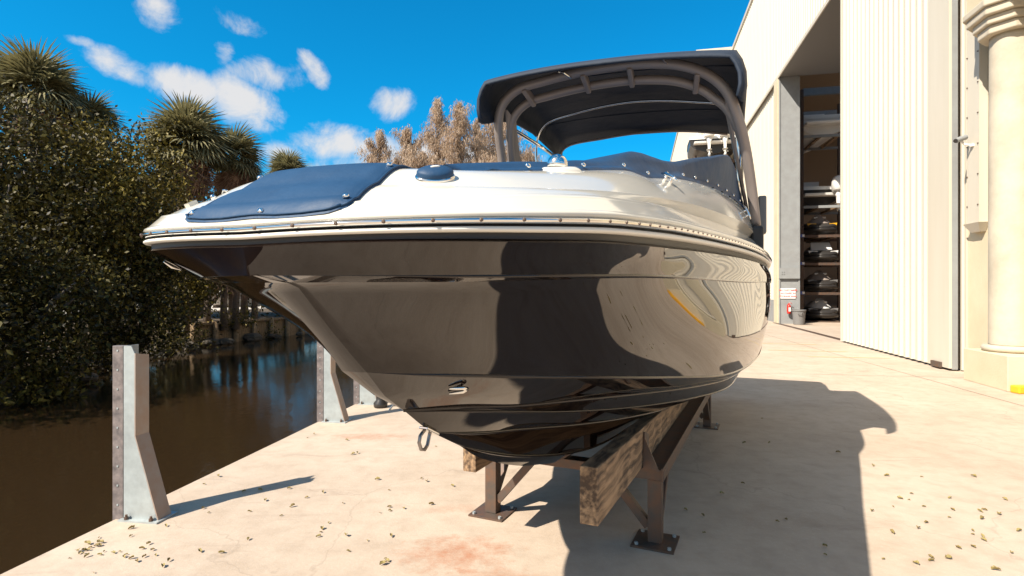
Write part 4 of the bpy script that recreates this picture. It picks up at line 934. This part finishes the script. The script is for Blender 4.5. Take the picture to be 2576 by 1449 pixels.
for sx in (-1, 1):
    i0, i1 = (2, int(.24 * n_a)) if sx < 0 else (n_a - 3, int(.77 * n_a))
    mb = MB(); q0_, q1_ = Vector(V3(arch1[i0])), Vector(V3(arch1[i1])); r0, r1 = Vector(V3(arch2[i0])), Vector(V3(arch2[i1]))
    off_ = Vector((-sx * .03, .10, 0)); mb.hexa([q0_ + off_, q0_ + off_ + Vector((-sx * .02, 0, 0)), r0 + off_ + Vector((-sx * .02, .08, 0)), r0 + off_ + Vector((0, .08, 0))], [q1_ + off_ * .6, q1_ + off_ * .6 + Vector((-sx * .02, 0, 0)), r1 + off_ * .3 + Vector((-sx * .02, 0, 0)), r1 + off_ * .3]); mb.build('leg_fairing', M['bronze'], boat)
    ft_ = arch1[0 if sx < 0 else -1]
    MB().box((sx * 1.20, 1.78, 2.02), (.10, .42, .22)).build('tower_foot', M['seal'], boat, bevel=.02)
# speaker / hinge block at the port leg
MB().box((1.25, 1.95, 2.26), (.07, .14, .34)).build('tower_hinge', M['grey_plastic'], boat, bevel=.015)
# ---- bimini canopy
def cprof(zc, dr_side, hw, n=41):
    out_ = []
    for i in range(n):
        f_ = i / (n - 1) * 2 - 1; a = abs(f_)
        if a < .80: x = hw * f_ / .80 * .93; z = zc - .055 * (a / .80) ** 2.4
        else:
            q = (a - .80) / .20; x = math.copysign(hw * (.93 + .07 * math.sin(min(1, q * 1.4) * math.pi / 2) - .02 * max(0, q - .7) / .3), f_); z = zc - .055 - dr_side * q ** 1.25
        out_.append((x, z))
    return out_
rows = []
for t_, zc, ds, hw in ((.84, 3.405, .30, 1.07), (.86, 3.43, .34, 1.09), (.95, 3.475, .38, 1.10), (1.10, 3.54, .40, 1.11), (1.3, 3.59, .38, 1.11), (1.6, 3.62, .33, 1.11), (1.9, 3.63, .30, 1.11), (2.3, 3.61, .26, 1.105), (2.7, 3.56, .24, 1.10), (3.05, 3.50, .22, 1.095), (3.22, 3.455, .20, 1.09)):
    rows.append([(x, t_ + (.18 * (abs(x) / hw) ** 6 if t_ > 3 else 0) + .06 * (1 - (x / hw) ** 2) * (-.3 if t_ < 1 else 0), z - .03 * x) for x, z in cprof(zc, ds, hw)])
can = MB(); can.grid(rows)
co = can.build('bimini_canopy', M['canopy'], boat, smooth=True)
for ri in (3, 5, 8):
    MB().tube([(x * .995, y, z - .013) for x, y, z in rows[ri]], .0045, 6).build('seam', M['canopy'], co, smooth=True)
MB().tube([(x, y - .004, z) for x, y, z in rows[0]], .016, 8).build('front_hem', M['canopy'], co, smooth=True)
sm = co.modifiers.new('thick', 'SOLIDIFY'); sm.thickness = .022; sm.offset = 0
# rear valance corners hanging down
def tube_b(name, pts, r, m_): return MB().tube([V3(p) for p in spl(pts)[::4]], r, 10).build(name, m_, boat, smooth=True)
tube_b('bimini_bow', [(2.35, -1.02, 2.35), (2.30, -1.045, 3.0), (2.3, -1.03, 3.28), (2.3, -.93, 3.42), (2.3, -.6, 3.50), (2.3, 0, 3.55), (2.3, .6, 3.48), (2.3, .95, 3.38), (2.32, 1.02, 3.2), (2.35, 1.05, 2.4)], .013, M['chrome'])
tube_b('bimini_bow', [(3.15, -1.07, 3.22), (3.15, -.95, 3.36), (3.15, -.5, 3.42), (3.15, 0, 3.445), (3.15, .5, 3.41), (3.15, 1.0, 3.32)], .014, M['bronze'])
for sx in (-1, 1):
    mb = MB(); mb.tube([(sx * .965, 1.42, 3.13), (sx * 1.0, 2.3, 3.18), (sx * 1.075, 3.18, 3.235)], .019, 10); mb.build('bimini_strut', M['chrome'], boat, smooth=True)
    mb = MB(); mb.tube([(sx * 1.07, 3.18, 3.22), (sx * 1.05, 3.2, 2.35)], .014, 10); mb.build('bimini_strut', M['chrome'], boat, smooth=True)
for x_ in (-.36, .46):
    mb = MB(); mb.tube([(x_, .90, 3.42), (x_ + .02, 1.0, 3.445), (x_ + .05, 1.13, 3.44)], .006, 6); mb.build('canopy_hook', M['chrome'], boat)

# ------------------------------------------------------------------ vegetation
def leaf_cloud(blobs, n, size, aspect=.5, seed=0, shell=.55, droop=.0):
    """leaf quads on noisy ellipsoid clumps; blobs (x,y,z,rx,ry,rz)"""
    g = np.random.default_rng(seed); P_ = []
    vol = np.array([b_[3] * b_[4] + b_[4] * b_[5] for b_ in blobs]); vol /= vol.sum()
    for b_, f_ in zip(blobs, vol):
        k = int(n * f_); d = g.normal(size=(k, 3)); d /= np.linalg.norm(d, axis=1)[:, None]
        r = shell + (1 - shell) * g.random(k) ** .6
        lump = 1 + .18 * np.sin(d[:, 0] * 7 + b_[0]) * np.sin(d[:, 2] * 6 + b_[1]) + .12 * np.sin(d[:, 1] * 13 + b_[2]) + g.normal(size=k) * .05
        P_.append(np.array(b_[:3]) + d * (r * lump)[:, None] * np.array(b_[3:6]))
    P_ = np.concatenate(P_); k = len(P_)
    # sub-clumps: pull leaves towards random twig points
    tw = P_[g.integers(0, k, max(4, k // 14))]; idx = g.integers(0, len(tw), k); sc_ = g.normal(size=(k, 3)) * size * 2.3
    P_ = tw[idx] + sc_
    ax = g.normal(size=(k, 3)); ax[:, 2] -= droop; ax /= np.linalg.norm(ax, axis=1)[:, None]
    up_ = g.normal(size=(k, 3)); up_[:, 2] += .8; bt = np.cross(ax, up_); bt /= np.linalg.norm(bt, axis=1)[:, None] + 1e-9
    s_ = size * (.6 + .8 * g.random(k))[:, None]
    q = np.stack([P_ - ax * s_ * .5, P_ + bt * s_ * aspect * .5, P_ + ax * s_ * .55, P_ - bt * s_ * aspect * .5], 1)
    return q.reshape(-1, 3)
def px(pxx, pyy, Y): return Vector(((pxx - 1288) / 1425 * Y, Y, CAM_H + (725 - pyy) / 1425 * Y))
def branchy(mb, base, tips, r0):
    base = Vector(base)
    for tp in tips:
        tp = Vector(tp); m1 = base.lerp(tp, .4) + Vector((random.uniform(-.3, .3), random.uniform(-.3, .3), random.uniform(0, .4)))
        mb.tube([base, m1, base.lerp(tp, .75) + Vector((random.uniform(-.2, .2), 0, .1)), tp], [r0, r0 * .7, r0 * .4, r0 * .15], 7)
def broad_tree(base, blobs, n, size, m_, label, cat='tree', name='mangrove_tree', seed=1, r0=.14):
    t = empty(name, base, 0, label, cat, 'mangroves and shrubs on the far bank'); b0 = Vector(base)
    V = leaf_cloud([(b_[0] - b0.x, b_[1] - b0.y, b_[2] - b0.z, *b_[3:]) for b_ in blobs], n, size, .55, seed)
    put('crown', tri_mesh('crown', V, 4, m_), t)
    mb = MB(); random.seed(seed); tips = []
    for b_ in blobs:
        for _ in range(3): tips.append((b_[0] - b0.x + random.uniform(-.8, .8) * b_[3], b_[1] - b0.y + random.uniform(-.6, .6) * b_[4], b_[2] - b0.z + random.uniform(-.3, .9) * b_[5]))
    branchy(mb, (0, 0, -.1), tips, r0); mb.build('trunk', M['bark'], t, smooth=True)
    return t
def blob_px(pxx, pyy, Y, rp, ry=None, rz=None):
    c = px(pxx, pyy, Y); r_ = rp / 1425 * Y; return (c.x, c.y, c.z, r_, (ry or r_), (rz / 1425 * Y if rz else r_ * .85))
trees = [
 ((-13.2, 15, -.1), [blob_px(60, 420, 15.5, 150), blob_px(-60, 520, 15, 160), blob_px(130, 560, 15, 130), blob_px(20, 330, 16.5, 110)], 17000, .12, M['leaf'], 'tall dark mangrove filling the left edge under the big palm'),
 ((-12.0, 13.2, -.3), [blob_px(40, 700, 13.5, 150), blob_px(-80, 760, 13, 170), blob_px(160, 760, 13.5, 130), blob_px(90, 880, 12.5, 120, rz=70)], 17000, .11, M['leaf'], 'dark mangrove hanging low over the water at the far left'),
 ((-12.6, 17.5, -.2), [blob_px(260, 520, 17, 130), blob_px(330, 430, 18, 95), blob_px(210, 640, 16.5, 120), blob_px(230, 380, 18.5, 80)], 16000, .13, M['leaf_b'], 'yellow green sea grape tree between the two larger palms'),
 ((-12.4, 19, -.2), [blob_px(300, 700, 17.5, 120), blob_px(390, 620, 19, 110), blob_px(350, 800, 17.5, 100), blob_px(260, 860, 16.5, 80, rz=50)], 15000, .12, M['leaf'], 'dense mangrove on the bank just behind the nearest post'),
 ((-13.2, 22.5, -.1), [blob_px(400, 490, 22, 80), blob_px(420, 360, 23.5, 55), blob_px(470, 640, 22.5, 110), blob_px(430, 740, 22, 90)], 13000, .13, M['leaf_b'], 'loose leafy tree in front of the middle palm trunk'),
 ((-15.5, 27.0, -.1), [blob_px(560, 600, 27, 110), blob_px(640, 560, 28, 100), blob_px(500, 700, 25, 80, rz=40), blob_px(620, 680, 27.5, 90, rz=32)], 12000, .14, M['leaf'], 'shaded tree behind the bow of the boat'),
 ((-22, 27, -.1), [blob_px(20, 480, 29, 170), blob_px(170, 560, 29, 150), blob_px(60, 650, 28, 160), blob_px(-120, 560, 28, 170)], 9000, .34, M['leaf'], 'dark tree standing behind the leftmost mangroves'),
 ((-18, 30, -.1), [blob_px(330, 560, 30, 130), blob_px(440, 600, 30, 120), blob_px(300, 690, 30, 120), blob_px(520, 580, 31, 95), blob_px(600, 560, 31, 70)], 9000, .32, M['leaf'], 'dark tree standing behind the middle palm trunk'),
 ((-9.5, 37, -.1), [blob_px(760, 600, 36, 120), blob_px(860, 640, 37, 120), blob_px(960, 620, 39, 120), blob_px(720, 520, 36, 60)], 12000, .17, M['leaf'], 'tree line across the canal hidden behind the bow'),
 ((-14.0, 9.0, -.2), [blob_px(-330, 560, 11, 260), blob_px(-300, 800, 10, 220)], 11000, .12, M['leaf'], 'mangrove at the far left beyond the picture edge'),
]
for i, (b_, bl_, n, sz, m_, lb) in enumerate(trees): broad_tree(b_, bl_, n, sz, m_, lb, seed=i + 3)
# low hanging branch with sunlit leaves over the water
sh = [((-10.7, 13.0, -.6), [blob_px(110, 960, 12.8, 70, rz=48), blob_px(60, 1000, 12.3, 50, rz=30)], 1700, .12, 'low leafy shrub touching the canal water at the left'),
      ((-13.0, 21, -.6), [blob_px(400, 850, 20.5, 70, rz=34), blob_px(460, 850, 21.5, 50, rz=26)], 1700, .11, 'low shrub on the bank left of the timber seawall'),
      ((-8, 34, -.4), [blob_px(700, 730, 33, 70, rz=36), blob_px(790, 740, 34, 80, rz=40), blob_px(900, 740, 36, 90, rz=40)], 5000, .2, 'scrub along the far end of the canal behind the boat'),
      ((-12.2, 18, -.6), [blob_px(300, 890, 18, 70, rz=26)], 1100, .11, 'small shrub at the waterline behind the nearest post'),
      ((-12.6, 27, -.1), [blob_px(590, 800, 26, 50, rz=16), blob_px(660, 838, 28, 40, rz=18)], 900, .11, 'scrubby plant growing over the timber seawall')]
for i, (b_, bl_, n, sz, lb) in enumerate(sh): broad_tree(b_, bl_, n, sz, M['leaf_b' if i != 1 else 'leaf'], lb, 'shrub', 'bank_shrub', 40 + i, .04)

# palms: a fan frond mesh, fronds are parts
def frond_mesh(seed, m_, dead=False):
    g = np.random.default_rng(seed); V = []; nseg = 26; Rr = .92
    pet = .55
    for k in range(nseg):
        a = (k / (nseg - 1) - .5) * R(245 if not dead else 150)
        ln = Rr * (1 - .22 * abs(k / (nseg - 1) - .5) * 2) * (.85 + .2 * g.random()); tw = g.normal() * .10
        sx, cx_ = math.sin(a), math.cos(a); wd = .034
        pts = [(pet, 0, 0)]; n_ = 4
        prev = None
        for j in range(n_ + 1):
            r_ = ln * j / n_; zz = -.34 * (r_ / Rr) ** 2.2 * (1 + .8 * abs(sx)) + .05 * (r_ / Rr) + tw * r_ * .6 - (.5 * r_ * r_ if dead else 0)
            c = Vector((pet + r_ * cx_, r_ * sx, zz - .10 * abs(sx) * r_ * 0)); hw = wd * (.35 + .65 * min(1, j / 1.2)) * (1 - (j / n_) ** 2.5) + .001
            l_ = c + Vector((-sx * hw, cx_ * hw, .012)); rr_ = c - Vector((-sx * hw, cx_ * hw, -.012))
            if prev: V += [prev[0], prev[1], rr_, l_]
            prev = (l_, rr_)
    # petiole
    V += [Vector((0, -.014, 0)), Vector((pet, -.008, 0)), Vector((pet, .008, 0)), Vector((0, .014, 0))]
    V += [Vector((0, 0, -.014)), Vector((pet, 0, -.008)), Vector((pet, 0, .008)), Vector((0, 0, .014))]
    return tri_mesh('frond', [tuple(v) for v in V], 4, m_)
FM = [frond_mesh(i, M['palm_leaf']) for i in range(5)]; DM = [frond_mesh(20 + i, M['palm_dead'], True) for i in range(4)]
def palm(px0, py0, Y, rp, label, nf=70, nd=30, lean=(0, 0), gz=-.1):
    c = px(px0, py0, Y); sc_ = rp / 1425 * Y / 1.38
    g = random.Random(int(px0 * 7 + Y)); base = Vector((c.x - lean[0], c.y - lean[1], gz))
    t = empty('sabal_palm', base, 0, label, 'palm tree', 'sabal palms beyond the canal'); top = c - base
    top.z -= .25 * sc_
    mb = MB(); npt = 14; pts = [Vector((top.x * (k / npt) ** 1.4, top.y * (k / npt) ** 1.4, top.z * k / npt)) for k in range(npt + 1)]
    mb.tube(pts, [.20 if k < 2 else .16 + .012 * (k % 2) for k in range(npt + 1)], 12); mb.build('trunk', M['trunk'], t, smooth=True)
    for k in range(nf):
        f_ = (k + .5) / nf; el = R(88 - 118 * f_ ** .9 + g.uniform(-9, 9)); az = k * 2.39996 + g.uniform(-.3, .3)
        s_ = sc_ * g.uniform(.88, 1.12)
        o = put('frond', FM[k % 5], t, top, (g.uniform(-.35, .35), -el, az), (s_, s_, s_)); o.rotation_mode = 'XYZ'
    for k in range(nd):
        el = R(-38 - 45 * g.random()); az = k * 2.39996; s_ = sc_ * g.uniform(.8, 1.1)
        put('dead_frond', DM[k % 4], t, top - Vector((0, 0, .18 * sc_ * g.random())), (g.uniform(-.5, .5), -el, az), (s_, s_, s_))
    return t
palm(95, 215, 23, 125, 'largest sabal palm rising at the upper left above the mangroves', 56, 26)
palm(225, 300, 25, 90, 'smaller sabal palm crown right behind the largest one', 42, 20)
palm(470, 345, 24.5, 120, 'sabal palm with a brown skirt of dead fronds and a leaning trunk', 58, 46, lean=(.5, .1))
palm(585, 385, 27, 88, 'dark sabal palm crown close behind the palm with the dead skirt', 48, 40)
palm(615, 440, 29, 55, 'low sabal palm crown just above the foredeck of the boat', 36, 26)
palm(725, 428, 44, 66, 'small distant sabal palm standing alone over the bow cover', 46, 18)

# casuarinas far behind
def casuarina(pxx, ptop, Y, wpx, label, seed, pbot=560):
    g = np.random.default_rng(seed); topz = px(pxx, ptop, Y).z; X = (pxx - 1288) / 1425 * Y; base = Vector((X, Y, -.1)); H_ = topz + .1
    t = empty('casuarina_tree', base, 0, label, 'tree', 'feathery casuarinas behind the boat'); rw = wpx / 1425 * Y
    mb = MB(); bend = g.normal(size=2) * .4
    tp = lambda f_: Vector((bend[0] * math.sin(f_ * 2.6), bend[1] * f_, H_ * f_))
    mb.tube([tp(k / 14) for k in range(15)], [.28 * (1 - k / 15) + .025 for k in range(15)], 8)
    V = []
    nb = 62
    for k in range(nb):
        f_ = .22 + .77 * (k / nb) ** .85; az = g.random() * 6.28; ln = rw * (.38 + 1.7 * (1 - f_) ** .8) * (.6 + .7 * g.random())
        b0 = tp(f_); tip = b0 + Vector((math.cos(az) * ln, math.sin(az) * ln, ln * (.75 + .5 * g.random())))
        if f_ > .93: tip = b0 + Vector((math.cos(az) * .25, math.sin(az) * .25, .5))
        mid = b0.lerp(tip, .5) + Vector((0, 0, -.12 * ln)); mb.tube([b0, mid, tip], [.06 * (1 - f_) + .02, .02, .008], 4, caps=False)
        for _ in range(int(80 + 100 * ln)):
            q = g.random() ** .75; p = (b0.lerp(mid, q * 2) if q < .5 else mid.lerp(tip, q * 2 - 1)) + Vector(g.normal(size=3) * (.15 + .26 * (1 - f_)))
            d = Vector((g.normal() * .5, g.normal() * .5, -.6 - g.random() * .6)); d.normalize(); s_ = .22 + .30 * g.random(); sd_ = Vector((g.normal(), g.normal(), 0)); sd_.normalize(); sd_ *= .018 + .028 * g.random()
            V += [p - sd_, p + sd_, p + d * s_]
    put('crown', tri_mesh('crown', [tuple(v) for v in V], 3, M['pine']), t)
    mb.build('trunk', M['bark'], t, smooth=True)
    return t
for i, (a, b_, Y, w_, lb) in enumerate([(965, 335, 50, 42, 'leftmost feathery casuarina spire of the row'), (1035, 330, 52, 42, 'thin casuarina left of the tallest one'), (1092, 245, 50, 42, 'tallest casuarina with a thin pointed top'),
        (1145, 268, 49, 46, 'full casuarina just right of the tallest one'), (1192, 305, 53, 42, 'forked casuarina in the middle of the row'), (1258, 300, 50, 60, 'bushy casuarina behind the tower leg of the boat'), (1325, 385, 52, 46, 'low casuarina right of the tower leg'),
        (1065, 395, 46, 60, 'low spreading casuarina at the front of the row'), (1215, 400, 47, 60, 'low casuarina showing below the canopy corner'), (985, 405, 47, 50, 'short casuarina at the left end of the row')]):
    casuarina(a, b_, Y, w_, lb, 100 + i)
# tree trunks over the seawall
for i, (a, Y) in enumerate([(563, 25.5), (592, 26), (520, 25), (470, 24), (640, 28)]):
    c = px(a, 700, Y); mb = MB(); k = i * .7
    mb.tube([Vector((c.x, Y, -.3)), Vector((c.x + .05 * math.sin(k), Y, 1.0)), Vector((c.x + .15 * math.sin(k + 1), Y + .1, 2.2)), Vector((c.x - .1, Y + .2, 4.2))], [.17, .14, .13, .1], 10)
    o = mb.build('bare_trunk', M['trunk'], None, smooth=True)
    tag(o, ['bare trunk left of the bright gap above the seawall', 'bare trunk splitting the bright gap above the seawall', 'dark trunk above the leftmost seawall board', 'dark trunk standing among the mangroves left of the seawall', 'trunk behind the boat stem above the seawall'][i], 'tree trunk', 'bare trunks on the far bank')
# hanging vines above the gap
V = []
g = np.random.default_rng(5)
for k in range(900):
    c = px(530 + 150 * g.random(), 700 + 45 * g.random() ** 2, 25 + 3 * g.random()); l_ = .15 + .5 * g.random(); V += [c, c + Vector((.02, 0, 0)), c + Vector((.01 + .05 * g.normal(), 0, -l_))]
tag(put('hanging_vines', tri_mesh('hanging_vines', [tuple(v) for v in V], 3, M['palm_dead'])), 'brown vines hanging above the bright gap over the seawall', 'vines', kind='stuff')
# timber seawall on the far bank
sw = empty('timber_seawall', (0, 0, 0), 0, 'weathered timber seawall with piles on the far bank', 'seawall')
a0, a1 = Vector((-13.6, 24.0, 0)), Vector((-11.4, 30.5, 0)); dv = (a1 - a0).normalized(); nv = Vector((-dv.y, dv.x, 0)); ln = (a1 - a0).length
rz_ = math.atan2(dv.y, dv.x)
for k in range(7):
    p = a0 + dv * (k * ln / 6) - nv * .1; MB().tube([p + Vector((0, 0, -1.6)), p + Vector((.02, 0, .12))], [.13, .12], 12).build('pile', M['wood_wall'], sw, smooth=True)
    if k < 6:
        for j in range(9):
            p = a0 + dv * ((k + (j + .5) / 9) * ln / 6) + nv * .05; MB().box((p.x, p.y, -.55 + random.uniform(-.03, .03)), (ln / 54 - .008, .05, 1.05), rz_).build('board', M['wood_wall'], sw)
p = (a0 + a1) / 2; MB().box((p.x, p.y, .05), (ln, .26, .10), rz_).build('cap_board', M['wood_wall'], sw)
rocks = []
for k in range(46):
    f_ = g.random(); bi = bank[int(60 + f_ * 150)]; r_ = .12 + .28 * g.random()
    mb = MB(); rows = []
    for i in range(6):
        ph = math.pi * (i + .5) / 6; rows.append([(r_ * math.sin(ph) * math.cos(a) * (1 + .3 * g.random()), r_ * math.sin(ph) * math.sin(a) * (1 + .3 * g.random()), r_ * .65 * math.cos(ph)) for a in np.linspace(0, 6.28, 8, endpoint=False)])
    mb.grid(rows, True); mb.f.append(tuple(range(8))); o = mb.build('bank_rock', M['rock'], None, loc=(bi[0] + g.uniform(-.1, .9), bi[1] + g.uniform(-.3, .3), WATER_Z + .05 + .12 * g.random()))
    tag(o, 'brown rock lying at the waterline of the far bank', 'rock', 'rocks along the far waterline')
# white boat on trailer seen through the gap, far yard
wb = empty('moored_boat', px(605, 790, 42).xyz * 1.0, R(75), 'white boat hull in the bright yard seen through the gap under the trees', 'boat')
wb.location.z = 0
mb = MB(); rows = []
for x_, k, zk in ((-3.2, .1, .5), (-2.4, .6, .25), (-1, .95, .1), (1.5, 1, .1), (3, .96, .12)):
    rows.append([(x_, -1.1 * k, 1.15), (x_, -1.0 * k, .6 + zk), (x_, -.5 * k, .25 + zk), (x_, 0, .1 + zk), (x_, .5 * k, .25 + zk), (x_, 1.0 * k, .6 + zk), (x_, 1.1 * k, 1.15)])
mb.grid(rows); mb.f.append(tuple(range(28, 35))); mb.build('hull', M['white'], wb)
MB().box((.8, 0, 1.4), (1.6, 1.4, .5)).build('cabin', M['white'], wb, bevel=.1)
MB().box((0, 0, .3), (5, .3, .2)).build('keel_block', M['steel'], wb)

# ------------------------------------------------------------------ fallen leaves
def leaf_mesh(seed, m_):
    g = random.Random(seed); L_ = .045; rows = []
    for i in range(6):
        f_ = i / 5; w_ = .016 * math.sin(math.pi * min(1, f_ * .95 + .04)) ** .8 + .0005; cz = .010 * math.sin(f_ * 3 + g.random()) + .004 + .007 * g.random()
        rows.append([(-L_ / 2 + L_ * f_, -w_, cz + .008 * g.random()), (-L_ / 2 + L_ * f_, 0, cz * .4 + .001), (-L_ / 2 + L_ * f_, w_, cz + .008 * g.random())])
    return MB().grid(rows).mesh('fallen_leaf', m_)
LMs = [leaf_mesh(i, M['dry']) for i in range(7)]
g = random.Random(11)
spots = []
def gpt(a, b_): Y = 1425 * CAM_H / (b_ - 725); return ((a - 1288) / 1425 * Y, Y)
for _ in range(20): spots.append(gpt(g.gauss(310, 75), g.gauss(1395, 18)))
for _ in range(30): spots.append(gpt(g.uniform(150, 1000), g.uniform(1290, 1445)))
for _ in range(6): spots.append(gpt(g.gauss(215, 25), g.gauss(1380, 12)))
for _ in range(34): spots.append(gpt(g.uniform(500, 1150), g.uniform(1080, 1300)))
for _ in range(26): spots.append(gpt(g.uniform(1700, 2550), g.uniform(1050, 1440)))
for _ in range(22): spots.append(gpt(g.uniform(2240, 2570), g.uniform(1250, 1445)))
for x, y in spots:
    if (Vector((x, y, 0)) - QP).dot(Vector((QD.y, -QD.x, 0))) < .08: continue
    s_ = g.uniform(.35, 1.0)
    o = put('fallen_leaf', LMs[g.randrange(7)], None, (x, y, .003), (g.uniform(-.25, .25), g.uniform(-.25, .25), g.uniform(0, 6.28)), (s_, s_ * g.uniform(.6, 1), s_))
    tag(o, 'small dry leaf lying on the concrete apron', 'leaf', 'fallen leaves scattered on the concrete')
